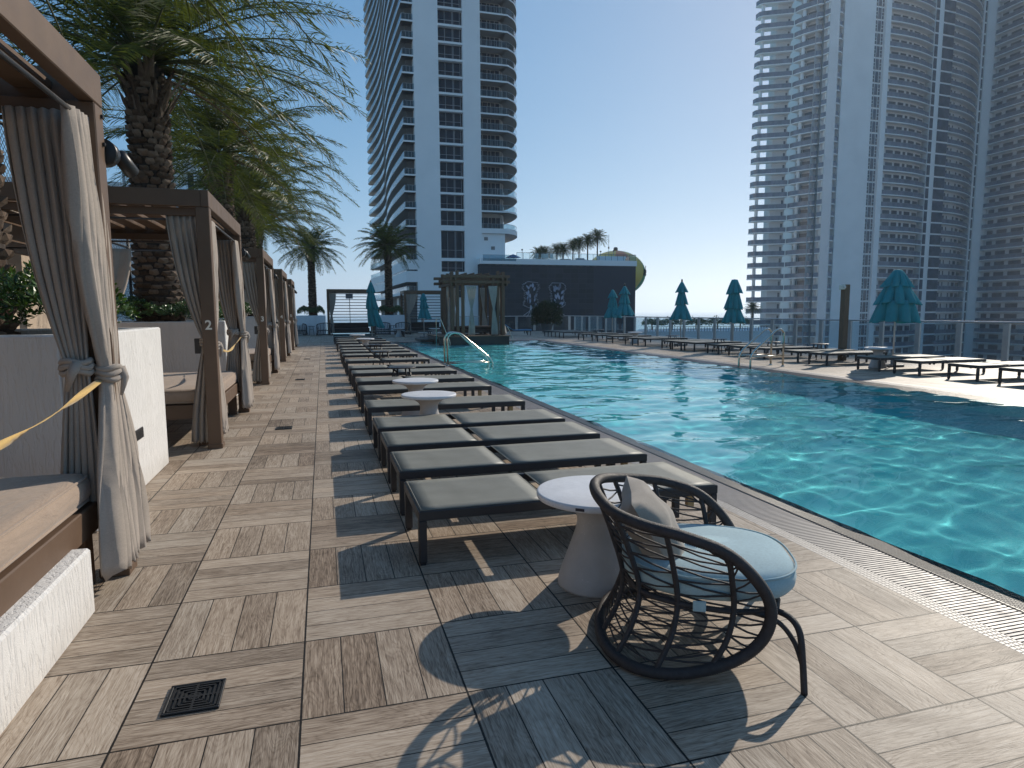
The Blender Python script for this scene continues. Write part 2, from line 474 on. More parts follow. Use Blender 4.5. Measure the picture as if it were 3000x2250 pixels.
# ------------------------------------------------------------------ materials for the cabana side
M_bronze = simple('bronze_painted_metal', (.128, .080, .052), .48, 0., .10, 3., .02, 120., .28)
M_darkmetal = simple('dark_bronze_metal', (.022, .020, .021), .38, .3, .15)
M_rod = simple('steel_rod', (.10, .095, .095), .35, .8, .1)
M_white = simple('cream_paint', (.74, .70, .62), .5)
def mat_stucco(name, c):
    n = NT(name); p = n.pos()
    v = n.noise(n.mapping(p, (1, 1, .16)), 42., 4., .6, .6)
    scr = n.ramp(v, [(.40, (0,0,0)), (.52, (1,1,1))])
    big = n.noise(p, 1.4, 5., .6)
    col = n.ramp(big, [(.3, tuple(q*.90 for q in c)), (.7, c)])
    z = n.sep(p)[2]
    low = n.math('MULTIPLY', n.rng(z, .18, 0., 0., .55), n.noise(p, 7., 4., .6))
    col = n.mix(low, col, (.34, .29, .23))
    streak = n.rng(n.noise(n.mapping(p, (1, 1, .05)), 6., 4., .6), .55, .8, 0., .25)
    col = n.mix(streak, col, (.45, .42, .37))
    nm = n.bump(n.math('ADD', scr, n.math('MULTIPLY', n.noise(p, 160., 2.), .5)), .55, .006)
    return n.bsdf(col, .85, 0., nm, .2)
M_stucco = mat_stucco('white_scratched_stucco', (.74, .715, .685))
M_beige = mat_stucco('beige_render', (.52, .42, .33))
def mat_fabric(name, c, scale=700., rough=.85, trans=0.):
    n = NT(name); o = n.obj()
    w1 = n.noise(n.mapping(o, (1, 1, .12)), scale, 2., .5); w2 = n.noise(n.mapping(o, (.12, .12, 1)), scale, 2., .5)
    w = n.math('ADD', n.math('MULTIPLY', w1, .5), n.math('MULTIPLY', w2, .5))
    big = n.noise(o, 3., 4., .6)
    col = n.ramp(n.math('ADD', n.math('MULTIPLY', w, .6), n.math('MULTIPLY', big, .4)), [(.3, tuple(q*.72 for q in c)), (.7, tuple(min(1, q*1.15) for q in c))])
    nm = n.bump(w, .25, .002)
    n.bsdf(col, rough, 0., nm, .15, Sheen_Weight=.25)
    if trans:
        t = n.node('BsdfTranslucent'); n.put(t.inputs[0], col)
        mx = n.node('MixShader'); mx.inputs[0].default_value = trans
        n.link(n.b.outputs[0], mx.inputs[1]); n.link(t.outputs[0], mx.inputs[2]); n.link(mx.outputs[0], n.out.inputs[0])
    return n.mat
M_curtain = mat_fabric('linen_curtain', (.53, .455, .39), 500., .9, .28)
M_sheer = mat_fabric('white_voile_curtain', (.66, .63, .57), 500., .9, .35)
M_mattress = mat_fabric('tan_canvas', (.37, .275, .205), 500., .85)
def rumple(mat, sc, st, d):
    n = NT.__new__(NT); n.mat = mat; n.t = mat.node_tree; n.n = n.t.nodes
    o = n.obj(); a = n.noise(n.mapping(o, (1., .35, 1.)), sc, 3., .5, 1.2); b_ = [q for q in n.n if q.type == 'BSDF_PRINCIPLED'][0]
    old = b_.inputs['Normal'].links[0].from_socket
    n.link(n.bump(a, st, d, old), b_.inputs['Normal'])
rumple(M_mattress, 9., .5, .03)
M_strap = mat_fabric('yellow_strap', (.62, .40, .13), 900., .7)
M_soil = simple('planter_soil', (.05, .035, .025), .95, 0., .3, 20., .4, 60.)
def mat_leaf(name, c, c2, trans=.3, rough=.35, spec=.5):
    n = NT(name)
    rnd = n.node('NewGeometry').outputs['Random Per Island']
    col = n.ramp(rnd, [(0., c), (.75, c2), (1., tuple(min(1, q*1.5) for q in c2))])
    n.bsdf(col, rough, 0., None, spec)
    t = n.node('BsdfTranslucent'); n.put(t.inputs[0], n.mix(1., col, (1.5, 1.5, .7), 'MULTIPLY'))
    mx = n.node('MixShader'); mx.inputs[0].default_value = trans
    n.link(n.b.outputs[0], mx.inputs[1]); n.link(t.outputs[0], mx.inputs[2]); n.link(mx.outputs[0], n.out.inputs[0])
    return n.mat
M_leaf = mat_leaf('glossy_hedge_leaf', (.022, .050, .014), (.060, .115, .030), .18, .28)
M_frond = mat_leaf('palm_leaflet', (.034, .046, .012), (.090, .108, .024), .32, .42, .22)
M_rachis = simple('palm_rachis', (.075, .085, .03), .6, 0., .2)
M_dead = mat_leaf('dry_palm_leaflet', (.15, .10, .055), (.27, .19, .11), .25, .7)
def mat_bark():
    n = NT('palm_boots'); p = n.obj()
    rnd = n.node('NewGeometry').outputs['Random Per Island']
    f = n.noise(n.mapping(p, (1, 1, .3)), 30., 5., .65)
    t = n.math('ADD', n.math('MULTIPLY', rnd, .5), n.math('MULTIPLY', f, .5))
    col = n.ramp(t, [(.2, (.055, .038, .028)), (.5, (.13, .092, .068)), (.8, (.25, .19, .145))])
    return n.bsdf(col, .9, 0., n.bump(f, .6, .012), .1)
M_bark = mat_bark()
M_barkdark = simple('palm_fibre', (.035, .024, .018), .95, 0., .4, 30., .5, 80.)

# ------------------------------------------------------------------ curtains, cabanas, beds
def curtain(parent, a, b, ztop, tie, ztie, foot, zfoot=.06, wfoot=.34, wtie=.10, pleats=6, seed=1, mat=None, name='curtain', amp=.028, billow=2.3, band=True):
    """a, b: the two top corners (x, y); tie, foot: (x, y) of the gathering and of the hem"""
    rn = random.Random(seed); a = Vector((*a, 0)); b = Vector((*b, 0))
    d = (b-a); W = d.length; d.normalize(); nrm = Vector((-d.y, d.x, 0))
    mid = (a+b)/2; tie = Vector((*tie, 0)); foot = Vector((*foot, 0))
    nj = pleats*7; nz = 34; P = []
    ph = [rn.uniform(-.6, .6) for _ in range(4)]; jag = [rn.uniform(-.012, .03) for _ in range(nj+1)]
    for i in range(nz+1):
        z = lerp(ztop, zfoot, i/nz); row = []
        if z >= ztie:
            s = (ztop-z)/(ztop-ztie); k = s**billow
            c = mid.lerp(tie, s**1.5); w = lerp(W, wtie, k); am = lerp(amp*.55, amp, min(1, s*3))*lerp(1, .55, k)
        else:
            s = (ztie-z)/(ztie-zfoot); k = sstep(s**.6)
            c = tie.lerp(foot, s); w = lerp(wtie, wfoot, k); am = lerp(amp*.6, amp*1.25, k)
        for j in range(nj+1):
            q = j/nj
            u = (q-.5)*w
            phs = 2*PI*pleats*q + ph[0] + .5*math.sin(5*z+ph[1]) + ph[2]*math.sin(2.1*q*6)
            o = am*math.sin(phs) + am*.35*math.sin(phs*2.13+ph[3]+z*2.)
            u += am*.35*math.cos(phs*1.0+1.)
            zz = z + (jag[j] if i == nz else 0)
            p = c + d*u + nrm*o; row.append((p.x, p.y, zz))
        P.append(row)
    m = MB(); m.grid(P)
    o = m.build(name, mat or M_curtain, parent, solid=.004)
    if band:
        m = MB(); r1, r2 = wtie*.5+.018, .035
        for k, zz in enumerate((ztie-.028, ztie, ztie+.026)):
            m.tube([tie+d*math.cos(t*PI/9)*r1*(1-.05*abs(k-1))+nrm*math.sin(t*PI/9)*r2*1.5+Vector((0,0,zz+.008*math.sin(t+k))) for t in range(18)], .016, 6, True)
        m.tube([tie+nrm*(-.05)+d*.02+Vector((0,0,ztie+.02)), tie+nrm*(-.075)+Vector((0,0,ztie-.03)), tie+nrm*(-.06)-d*.03+Vector((0,0,ztie-.12))], [.028, .022, .008], 6)
        m.build('tie_band', mat or M_curtain, o)
    return o

def rounded_slab(x0, x1, y0, y1, z0, z1, r, n=5, puff=.0, nx=14, ny=18):
    """a cushion: rounded box with a slightly domed, rumpled top"""
    m = MB(); P = []
    prof = []
    h = z1-z0; r = min(r, h/2)
    for k in range(n+1):
        a = -PI/2+PI/2*k/n; prof.append((r*(1-math.cos(a)), z0+r+r*math.sin(a)))
    for k in range(n+1):
        a = PI/2*k/n; prof.append((r*(1-math.cos(a)), z1-r+r*math.sin(a)))
    def loop(ins, z, cr=.07):
        out = []
        xs0, xs1, ys0, ys1 = x0+ins, x1-ins, y0+ins, y1-ins
        c = max(.012, cr-ins*.5)
        for (cx, cy, a0) in ((xs1-c, ys0+c, -90), (xs1-c, ys1-c, 0), (xs0+c, ys1-c, 90), (xs0+c, ys0+c, 180)):
            for q in range(5):
                a = R(a0+90*q/4); out.append((cx+c*math.cos(a), cy+c*math.sin(a), z))
        return out
    rings = [loop(i, z) for i, z in prof]
    N = len(rings[0]); vs = [p for rg in rings for p in rg]
    fs = [(i*N+k, i*N+(k+1) % N, (i+1)*N+(k+1) % N, (i+1)*N+k) for i in range(len(rings)-1) for k in range(N)]
    fs.append(tuple(range(N))[::-1]); fs.append(tuple((len(rings)-1)*N+k for k in range(N)))
    m.smooth = True; m.add(vs, fs); return m

def cabana(Y0, num, label, seed):
    root = empty('cabana', (0, 0, 0), 0, label, 'cabana', 'pool cabanas in a row')
    XF, XB, L = -.95, -2.95, 2.75; Y1 = Y0+L
    P = lambda: MB()
    for (x, y) in ((XF-.065, Y0+.07), (XF-.065, Y1-.07), (XB+.065, Y0+.07), (XB+.065, Y1-.07)):
        m = P(); m.bbox(x-.065, x+.065, y-.065, y+.065, 0, 2.5, .006)
        m.bbox(x-.075, x+.075, y-.075, y+.075, 0.001, .05, .004)
        m.build('post', M_bronze, root)
    m = P(); t = .075
    m.bbox(XF-t, XF, Y0, Y1, 2.502, 2.67, .005); m.bbox(XB, XB+t, Y0, Y1, 2.502, 2.67, .005)
    m.bbox(XB+t+.001, XF-t-.001, Y0, Y0+t, 2.502, 2.668, .005); m.bbox(XB+t+.001, XF-t-.001, Y1-t, Y1, 2.502, 2.668, .005)
    # inner ledgers
    m.bbox(XB+.14, XF-.14, Y0+.09, Y0+.13, 2.42, 2.50, .004); m.bbox(XB+.14, XF-.14, Y1-.13, Y1-.09, 2.42, 2.50, .004)
    m.build('roof_frame', M_bronze, root)
    m = P(); x = XB+.16
    while x < XF-.2:
        m.bbox(x, x+.17, Y0+.08, Y1-.08, 2.555, 2.60, .004); x += .245
    m.build('roof_slats', M_bronze, root)
    m = P(); m.bbox(XB+.02, XB+.05, Y0+.14, Y1-.14, 2.05, 2.48, .004); m.build('back_valance', M_bronze, root)
    m = P()
    m.tube([(XF-.055, Y0+.14, 2.405), (XF-.055, Y1-.14, 2.405)], .012, 8)
    m.tube([(XB+.14, Y0+.165, 2.385), (XF-.13, Y0+.165, 2.385)], .012, 8)
    m.tube([(XB+.14, Y1-.165, 2.385), (XF-.13, Y1-.165, 2.385)], .012, 8)
    m.tube([(XB+.14, Y0+.185, 2.07), (XF-.14, Y0+.185, 2.07)], .008, 8)
    m.build('curtain_rods', M_rod, root)
    fx = XF-.055
    # near post: side panel and front panel; far post: front panel and side panel
    if num != '1':
        curtain(root, (-1.38, Y0+.13), (-1.08, Y0+.13), 2.43, (-1.06, Y0+.15), 1.13, (-1.12, Y0+.12), .05, .30, .09, 5, seed)
        curtain(root, (fx, Y0+.15), (fx, Y0+.62), 2.42, (fx, Y0+.22), 1.08, (fx+.02, Y0+.42), .10, .42, .09, 6, seed+1, amp=.03, billow=3.2)
    curtain(root, (fx, Y1-.36), (fx, Y1-.02), 2.42, (fx+.03, Y1-.13), 1.12, (fx+.06, Y1-.16), .10, .56, .11, 7, seed+2, amp=.04, billow=2.9)
    curtain(root, (-1.33, Y1-.20), (-1.05, Y1-.20), 2.43, (-1.10, Y1-.20), 1.16, (-1.13, Y1-.20), .3, .2, .10, 6, seed+3, amp=.03)
    # short panel on the back rod
    curtain(root, (-2.40, Y0+.16), (-1.72, Y0+.16), 2.08, (-2.30, Y0+.16), 1.0, (-2.3, Y0+.16), .62, .3, .2, 5, seed+4, band=False, amp=.022)
    # spotlight on the far front post
    sp = MB(); c = Vector((XF-.02, Y1+.005, 2.285))
    sp.tube([c, c+Vector((0, .002, 0)), c+Vector((0, .075, 0)), c+Vector((0, .077, 0))], [.066, .07, .07, .066], 20)
    so = sp.build('spotlight', M_darkmetal, root)
    sp = MB(); sp.tube([c+Vector((0, .075, .01)), c+Vector((.03, .17, .01)), c+Vector((.035, .185, .01))], [.02, .02, .022], 10); sp.build('arm', M_darkmetal, so)
    sp = MB(); d = Vector((.28, .75, -.55)).normalized(); h = c+Vector((.03, .165, .03))
    sp.tube([h, h+d*.015, h+d*.145, h+d*.148], [.02, .040, .040, .034], 16); sp.build('lamp_head', M_darkmetal, so)
    # hardware bolts and a dark call box
    for z in (2.44, 2.30):
        m = P(); m.bbox(XF+.001, XF+.012, Y1-.05, Y1-.03, z, z+.02, .002); m.build('bolt', M_darkmetal, root)
    if num != '1':
        m = P(); m.bbox(-1.19, -1.085, Y0+.18, Y0+.24, 1.0, 1.16, .004); m.build('call_box', M_darkmetal, root)
        mesh_text(num, .135, M_white, 'number', Matrix.Translation((XF-.065, Y0+.0025, 1.30)) @ Matrix.Rotation(R(90), 4, 'X'), root, .0015, .003)
    return root

def daybed(Y0, label, low=False):
    root = empty('daybed', (-1.95, Y0+1.37, 0), 0, label, 'daybed', 'cabana daybeds')
    x0, x1, y0, y1 = -.85, .92, -1.17, 1.20
    m = MB(); m.bbox(x0, x1-.02, y0, y1+.03, .30, .452, .006); m.build('frame', M_bronze, root)
    for x in (x0+.08, x1-.12):
        for y in (y0+.07, y1-.05):
            m = MB(); m.bbox(x-.055, x+.055, y-.055, y+.055, 0, .299, .004); m.build('leg', M_bronze, root)
    mt = rounded_slab(x0, x1-.03, y0+.02, y1-.02, .456, .615, .062).build('mattress', M_mattress, root)
    m = MB()
    for z in (.475, .597):
        i = .012; m.tube([(x0+i+.05,y0+.02+i,z),(x1-.09-i,y0+.02+i,z),(x1-.03-i,y0+.08+i,z),(x1-.03-i,y1-.08-i,z),(x1-.09-i,y1-.02-i,z),(x0+i+.05,y1-.02-i,z)], .007, 6)
    m.build('piping', M_mattress, mt)
    return root

CY = [-1.0, 5.1, 11.45, 17.75, 23.7]
cablabels = ['bronze framed cabana with tied linen curtains, nearest to the viewer, no number in sight',
             'bronze framed cabana with the number 2 on its post', 'bronze framed cabana with the number 3 on its post',
             'bronze framed cabana with the number 4 on its post', 'bronze framed cabana with the number 5 on its post, last of the row']
for i, Y in enumerate(CY):
    cabana(Y, str(i+1), cablabels[i], 11*i+3)
    daybed(Y, 'tan mattress daybed inside ' + ('the nearest cabana, above the low white wall' if i == 0 else 'the cabana numbered %d' % (i+1)))

def strap(pts, label):
    m = MB(); m.smooth = True; P = spline(pts, 8); w = .03; vs = []
    for i, p in enumerate(P):
        a = 1.2*math.sin(i*.35); vs += [p+Vector((math.sin(a)*w*.5, 0, math.cos(a)*w*.5)), p-Vector((math.sin(a)*w*.5, 0, math.cos(a)*w*.5))]
    m.add(vs, [(2*i, 2*i+1, 2*i+3, 2*i+2) for i in range(len(P)-1)])
    tag(m.build('barrier_strap', M_strap, solid=.003), label, 'strap', 'straps across the cabana fronts')
strap([(-1.0, -.88, 1.12), (-.985, -.3, .99), (-.98, .3, .97), (-.985, .9, 1.01), (-1.0, 1.60, 1.09)], 'yellow webbing strap hung across the front of the nearest cabana')
strap([(-1.0, 5.3, 1.08), (-.985, 5.9, .99), (-.98, 6.5, .98), (-1.0, 7.66, 1.09)], 'yellow webbing strap hung across the front of the cabana numbered 2')

m = MB(); m.bbox(-1.125, -.975, -3.2, 1.16, 0, .325, .012)
tag(m.build('low_wall', M_stucco), 'low white stucco wall under the front of the nearest daybed', 'low wall')

# ------------------------------------------------------------------ planters, hedges
PLY = [(2.45, 4.5), (8.7, 10.85), (15.0, 17.15), (21.2, 23.2), (27.3, 29.6)]
hedge_mesh = None
def hedge_bm(L, W, H, n, rn):
    m = MB()
    for k in range(n):
        # rosettes, denser near the surface
        x, y = rn.uniform(-W/2, W/2), rn.uniform(-L/2, L/2)
        edge = min(1, (W/2-abs(x))/.22)*min(1, (L/2-abs(y))/.22)
        top = H*(.55+.45*edge**.5)*(.86+.14*math.sin(x*7+1)*math.cos(y*5.3))
        z = top*(1-abs(rn.gauss(0, .22)))
        if z < 0: z = rn.uniform(0, .2)
        c = Vector((x, y, z)); out = Vector((x/W*.9, y/L*.7, .75)).normalized()
        out = (out+Vector((rn.gauss(0,.35), rn.gauss(0,.35), rn.gauss(0,.2)))).normalized()
        s1 = out.orthogonal().normalized(); s2 = out.cross(s1)
        nl = rn.randint(6, 9); a0 = rn.uniform(0, 6.28)
        for q in range(nl):
            a = a0+2*PI*q/nl+rn.uniform(-.2, .2); el = rn.uniform(.15, .8)
            d = (s1*math.cos(a)+s2*math.sin(a))*math.cos(el)+out*math.sin(el)
            sd = d.cross(out).normalized(); up = sd.cross(d)
            l = rn.uniform(.045, .075); w = l*.22
            b = c+d*.008
            m.add([b, b+d*l*.55+sd*w-up*.004, b+d*l, b+d*l*.55-sd*w-up*.004, b+d*l*.55+up*.003], [(0,1,4),(1,2,4),(2,3,4),(3,0,4)])
    return m
hb = [None]
ords = ['between the nearest cabana and the one numbered 2', 'between the cabanas numbered 2 and 3', 'between the cabanas numbered 3 and 4', 'between the cabanas numbered 4 and 5', 'beyond the cabana numbered 5']
for i, (a, b) in enumerate(PLY):
    X0, X1 = -3.25, -1.335; t = .14
    root = empty('planter', (0, 0, 0), 0, 'white stucco planter block ' + ords[i], 'planter', 'planter blocks between the cabanas')
    m = MB()
    m.bbox(X1-t, X1, a, b, 0, 1.3, .012); m.bbox(X0, X0+t, a, b, 0, 1.3, .012)
    m.bbox(X0+t+.001, X1-t-.001, a, a+t, 0, 1.298, .012); m.bbox(X0+t+.001, X1-t-.001, b-t, b, 0, 1.298, .012)
    m.build('wall', M_stucco, root)
    m = MB(); m.box(X0+t, X1-t, a+t, b-t, 1.0, 1.2); m.build('soil', M_soil, root)
    if i == 0:
        v = empty('vent', (0, 0, 0), 0); v.parent = root
        m = MB(); m.bbox(X1+.0005, X1+.012, 3.335, 3.636, .418, .506, .003); m.build('frame', M_rod, v)
        m = MB()
        for k in range(6): m.bbox(X1+.0125, X1+.018, 3.35, 3.62, .426+k*.0125, .433+k*.0125, .001)
        m.build('louvres', M_darkmetal, v)
    if i == 0:
        m = hedge_bm(1.7, 1.62, .58, 900, random.Random(4))
        ho = m.build('hedge', M_leaf); hb[0] = ho
    else:
        ho = hb[0].copy(); COL.objects.link(ho); ho.scale = (1, (b-a-.3)/1.7, .85)
    ho.location = ((X0+X1)/2, (a+b)/2, 1.18)
    tag(ho, 'glossy hedge in the planter ' + ords[i], 'hedge', 'hedges in the planters')

# ------------------------------------------------------------------ palms
def frond(m, base, az, e0, L, droop, rn, dens=104, lw=.050, ll=.50, roll=0.):
    p = Vector(base); pts = [p.copy()]; N = 18; tang = []
    sw = rn.uniform(-.25, .25)
    for k in range(N):
        t = (k+.5)/N; e = e0-droop*t**1.35; a = az+sw*t
        d = Vector((math.cos(a)*math.cos(e), math.sin(a)*math.cos(e), math.sin(e)))
        tang.append(d); p = p+d*(L/N); pts.append(p.copy())
    tang.append(tang[-1])
    sm = m.smooth
    m.mi = 1; m.tube(pts, [lerp(.022, .004, k/N)*(1.5 if k < 2 else 1) for k in range(N+1)], 4); m.mi = 0
    for q in range(dens):
        t = .10+.90*(q+rn.uniform(-.3, .3))/dens
        if t > 1: t = 1
        f = t*N; k = min(N-1, int(f)); c = pts[k].lerp(pts[k+1], f-k); d = tang[k]
        sd = d.cross(Vector((0, 0, 1)))
        sd = sd.normalized() if sd.length > .05 else Vector((1, 0, 0))
        up = sd.cross(d)
        prof = (min(1, t/.25)**.6)*(1-max(0, (t-.55)/.45)**1.8*.72)
        for s in (-1, 1):
            l = ll*prof*rn.uniform(.85, 1.12)
            dirv = (d*rn.uniform(.35, .75)+sd*s*.9+up*rn.uniform(-.05, .45)+Vector((0, 0, -.16))).normalized()
            dr2 = (dirv+Vector((0, 0, -rn.uniform(.15, .5)))).normalized()
            wv = dirv.cross(up).normalized()*s
            wv = (wv*.5+up*.85*0+d*.6).normalized()
            w = lw*rn.uniform(.8, 1.2)
            mid = c+dirv*l*.55; tip = mid+dr2*l*.45
            m.add([c-wv*w*.3, c+wv*w*.3, mid+wv*w*.5, mid-wv*w*.5, tip], [(0, 1, 2, 3), (3, 2, 4)])
    m.smooth = sm

def crown_mesh(rn, n=44, L=3.5, low=-.35, dens=104, lw=.050, ll=.50, stiff=1.):
    m = MB()
    for k in range(n):
        f = k/(n-1); e0 = lerp(1.42, low, f**.85)+rn.uniform(-.08, .08)
        az = k*2.39996+rn.uniform(-.2, .2)
        r = .12+.10*f
        l = L*lerp(.72, 1., min(1, f*2.2))*rn.uniform(.9, 1.08)*(1 if f < .85 else .85)
        frond(m, (math.cos(az)*r, math.sin(az)*r, .28*(1-f)), az, e0, l, (.78+.35*rn.random())*stiff*(1 if f < .7 else .8), rn, dens, lw, ll)
    return m

def trunk_mesh(rn, h, r0, r1, boot=.16):
    m = MB(); m.mi = 1
    prof = [(r0*1.02, 0), (r0, h*.2), (lerp(r0, r1, .6)*.98, h*.5), (r1*.95, h*.8), (r1*1.1, h)]
    m.lathe(prof, 16); m.mi = 0
    z = .02; k = 0
    while z < h*.93:
        rr = lerp(r0, r1, min(1, z/h*1.15)); nb = max(6, int(2*PI*rr/(boot*.86)))
        for q in range(nb):
            a = 2*PI*(q+(.5 if k % 2 else 0))/nb+rn.uniform(-.06, .06)
            zz = z+rn.uniform(-.02, .02); w = boot*rn.uniform(.42, .54); ht = boot*rn.uniform(.62, .85); out = rn.uniform(.03, .065)
            er = Vector((math.cos(a), math.sin(a), 0)); et = Vector((-math.sin(a), math.cos(a), 0)); c = er*rr+Vector((0, 0, zz))
            U = Vector((0, 0, 1))
            v = [c-et*w*.55-er*.03, c+et*w*.55-er*.03, c+et*w+U*ht*.45+er*.01, c+et*w*.75+U*ht*.85+er*out, c-et*w*.75+U*ht*.85+er*out, c-et*w+U*ht*.45+er*.01,
                 c+et*w*.6+U*ht*.98-er*.02, c-et*w*.6+U*ht*.98-er*.02, c+U*ht*.5+er*(out*.95)]
            m.add(v, [(0,1,8),(1,2,8),(2,3,8),(3,4,8),(4,5,8),(5,0,8),(3,6,7,4),(2,6,3),(5,4,7)])
        z += boot*.62; k += 1
    # old leaf bases below the crown
    for q in range(46):
        a = q*2.39996; z0 = h*rn.uniform(.84, 1.); e = rn.uniform(.95, 1.35); l = rn.uniform(.3, .75)
        er = Vector((math.cos(a), math.sin(a), 0)); d = er*math.cos(e)+Vector((0, 0, math.sin(e))); et = Vector((-math.sin(a), math.cos(a), 0))
        b = er*r1*.95+Vector((0, 0, z0-.25)); w = rn.uniform(.04, .07)
        m.add([b-et*w, b+et*w, b+d*l*.6+et*w*.6, b+d*l+et*w*.3, b+d*l-et*w*.3, b+d*l*.6-et*w*.6, b+d*l*.5+er*.03], [(0,1,6),(1,2,6),(2,3,6),(3,4,6),(4,5,6),(5,0,6)])
    return m

crown_a = crown_mesh(random.Random(21), 70, 3.4, -.28).build('crown', [M_frond, M_rachis])
crown_b = crown_mesh(random.Random(33), 66, 3.4, -.35).build('crown', [M_frond, M_rachis])
crown_c = crown_mesh(random.Random(5), 64, 2.9, -.6, 70, .075, .48, .95).build('crown', [M_frond, M_rachis])
protos = [crown_a, crown_b, crown_c]
for c_ in protos: COL.objects.unlink(c_)
def palm(x, y, z0, h, r0, r1, crown, rz, label, group, seed, boot=.16, dead=0, cs=1.):
    root = empty('palm_tree', (x, y, z0), rz, label, 'palm tree', group)
    trunk_mesh(random.Random(seed), h, r0, r1, boot).build('trunk', [M_bark, M_barkdark], root)
    c = crown.copy(); COL.objects.link(c); c.parent = root; c.location = (0, 0, h); c.scale = (cs, cs, cs)
    rn = random.Random(seed+50)
    for k in range(dead):
        m = MB(); a = rn.uniform(-1.2, .6)-rz if k == 0 else rn.uniform(0, 6.28)
        frond(m, (math.cos(a)*r1, math.sin(a)*r1, h-.1), a, -.15, 2.2, 1.25, rn, 46, .02, .26)
        m.build('dead_frond', [M_dead, M_bark], root)
    return root
gp = 'palms in the planters behind the cabanas'
palm(-2.5, 3.55, 1.15, 3.9, .34, .27, crown_b, 1.3, 'scaly palm trunk at the left edge, growing from the nearest planter', gp, 1, .17)
palm(-2.42, 9.6, 1.15, 4.1, .33, .26, crown_a, .4, 'tall palm between cabanas 2 and 3 with a scaly trunk and a hanging brown frond', gp, 2, .165, 2)
palm(-2.25, 16.1, 1.15, 4.2, .31, .24, crown_b, 2.2, 'tall palm between cabanas 3 and 4, behind the palm with the brown frond', gp, 3, .16, 1)
palm(-2.3, 22.3, 1.15, 4.0, .31, .24, crown_a, 4.0, 'tall palm between cabanas 4 and 5', gp, 4, .16, 1)
palm(-2.55, 28.4, 1.15, 3.9, .31, .24, crown_b, 5.3, 'palm beyond the cabana numbered 5, last of the cabana row', gp, 5, .16)

# ------------------------------------------------------------------ boundary wall and wire fence
m = MB(); m.bbox(-3.75, -3.5, -7, 9.2, 0, 2.72, .01)
tag(m.build('boundary_wall', M_beige), 'beige rendered wall behind the nearest palm', 'wall')
root = empty('wire_fence', (0, 0, 0), 0, 'black chain-link fence above and beyond the beige wall', 'fence')
M_wire = simple('black_wire', (.012, .012, .014), .5)
def chain(y0, y1, z0, z1, p=.085):
    m = MB(); H = z1-z0; y = y0-H
    while y < y1:
        for s in (1, -1):
            a, b = (y, y+H) if s > 0 else (y+H, y)
            za, zb = z0, z1
            # clip to [y0, y1]
            pts = []
            for t in (0., 1.): pts.append((lerp(a, b, t), lerp(za, zb, t)))
            (ya, z_a), (yb, z_b) = pts
            def cl(Y): t = (Y-ya)/(yb-ya); return (Y, lerp(z_a, z_b, t))
            q = []
            for (Y, Z) in pts:
                q.append(cl(min(max(Y, y0), y1)))
            if abs(q[0][0]-q[1][0]) > .02: m.tube([(-3.62, q[0][0], q[0][1]), (-3.62, q[1][0], q[1][1])], .0035, 3, cap=False)
        y += p
    return m
chain(3.0, 9.2, 2.72, 3.78).build('mesh_panel', M_wire, root); chain(9.2, 20., .9, 3.78, .10).build('mesh_panel', M_wire, root)
for y in (3.0, 6.1, 9.2, 12.8, 16.4, 20.):
    m = MB(); m.tube([(-3.62, y, 0 if y > 9 else 2.72), (-3.62, y, 3.82)], .03, 8); m.build('fence_post', M_wire, root)
for z in (3.78, 2.75):
    m = MB(); m.tube([(-3.62, 3., z), (-3.62, 20, z)], .022, 8); m.build('top_rail', M_wire, root)
# ------------------------------------------------------------------ materials
def mat_sling():
    n = NT('grey_sling_mesh'); p = n.obj()
    w = n.math('MULTIPLY', n.math('SINE', n.math('MULTIPLY', n.sep(p)[0], 2600.)), n.math('SINE', n.math('MULTIPLY', n.sep(p)[1], 2600.)))
    f = n.noise(p, 5., 4., .6); g = n.noise(p, 420., 2., .6)
    col = n.ramp(n.math('ADD', n.math('MULTIPLY', f, .5), n.math('MULTIPLY', g, .5)), [(.3, (.150, .145, .120)), (.7, (.250, .242, .205))])
    return n.bsdf(col, .55, 0., n.bump(g, .25, .002), .4)
M_sling = mat_sling()
M_frame = simple('charcoal_frame', (.030, .027, .029), .42, 0., .18, 8., .03, 150.)
M_brass = simple('brass_foot', (.42, .27, .12), .5, .2)
def mat_concrete(name, c, marble=False):
    n = NT(name); p = n.obj()
    f = n.noise(p, 9., 6., .65); pit = n.vor(p, 55.)
    pm = n.math('MULTIPLY', n.rng(pit, .10, .16, 1., 0.), n.math('GREATER_THAN', n.noise(p, 6., 2.), .56))
    col = n.ramp(f, [(.3, tuple(q*.86 for q in c)), (.7, c)])
    if marble:
        v = n.noise(p, 7., 6., .7, 1.2); vein = n.ramp(n.math('ABSOLUTE', n.math('SUBTRACT', v, .5)), [(0., (1,1,1)), (.03, (0,0,0))])
        spots = n.math('MULTIPLY', n.math('GREATER_THAN', n.noise(p, 90., 3.), .60), n.rng(n.noise(p, 5., 3.), .5, .62))
        col = n.mix(n.math('MULTIPLY', vein, .18), col, (.4, .4, .42)); col = n.mix(n.math('MULTIPLY', spots, .45), col, (.42, .43, .46))
    else: col = n.mix(n.math('MULTIPLY', pm, .8), col, tuple(min(1, q*1.35) for q in c))
    return n.bsdf(col, .7 if not marble else .5, 0., n.bump(n.noise(p, 120., 3.), .12, .003), .35)
M_conc = mat_concrete('cast_concrete', (.46, .44, .43)); M_ctop = mat_concrete('pale_stone_top', (.70, .70, .72), True)
M_steel = simple('polished_steel', (.62, .58, .50), .13, 1., .08)
M_rope = simple('charcoal_rope', (.038, .032, .033), .62, 0., .25, 40., .4, 300.)
M_bluecush = mat_fabric('light_blue_canvas', (.37, .50, .53), 600., .9)
M_pillow = mat_fabric('taupe_canvas', (.36, .305, .25), 600., .9)
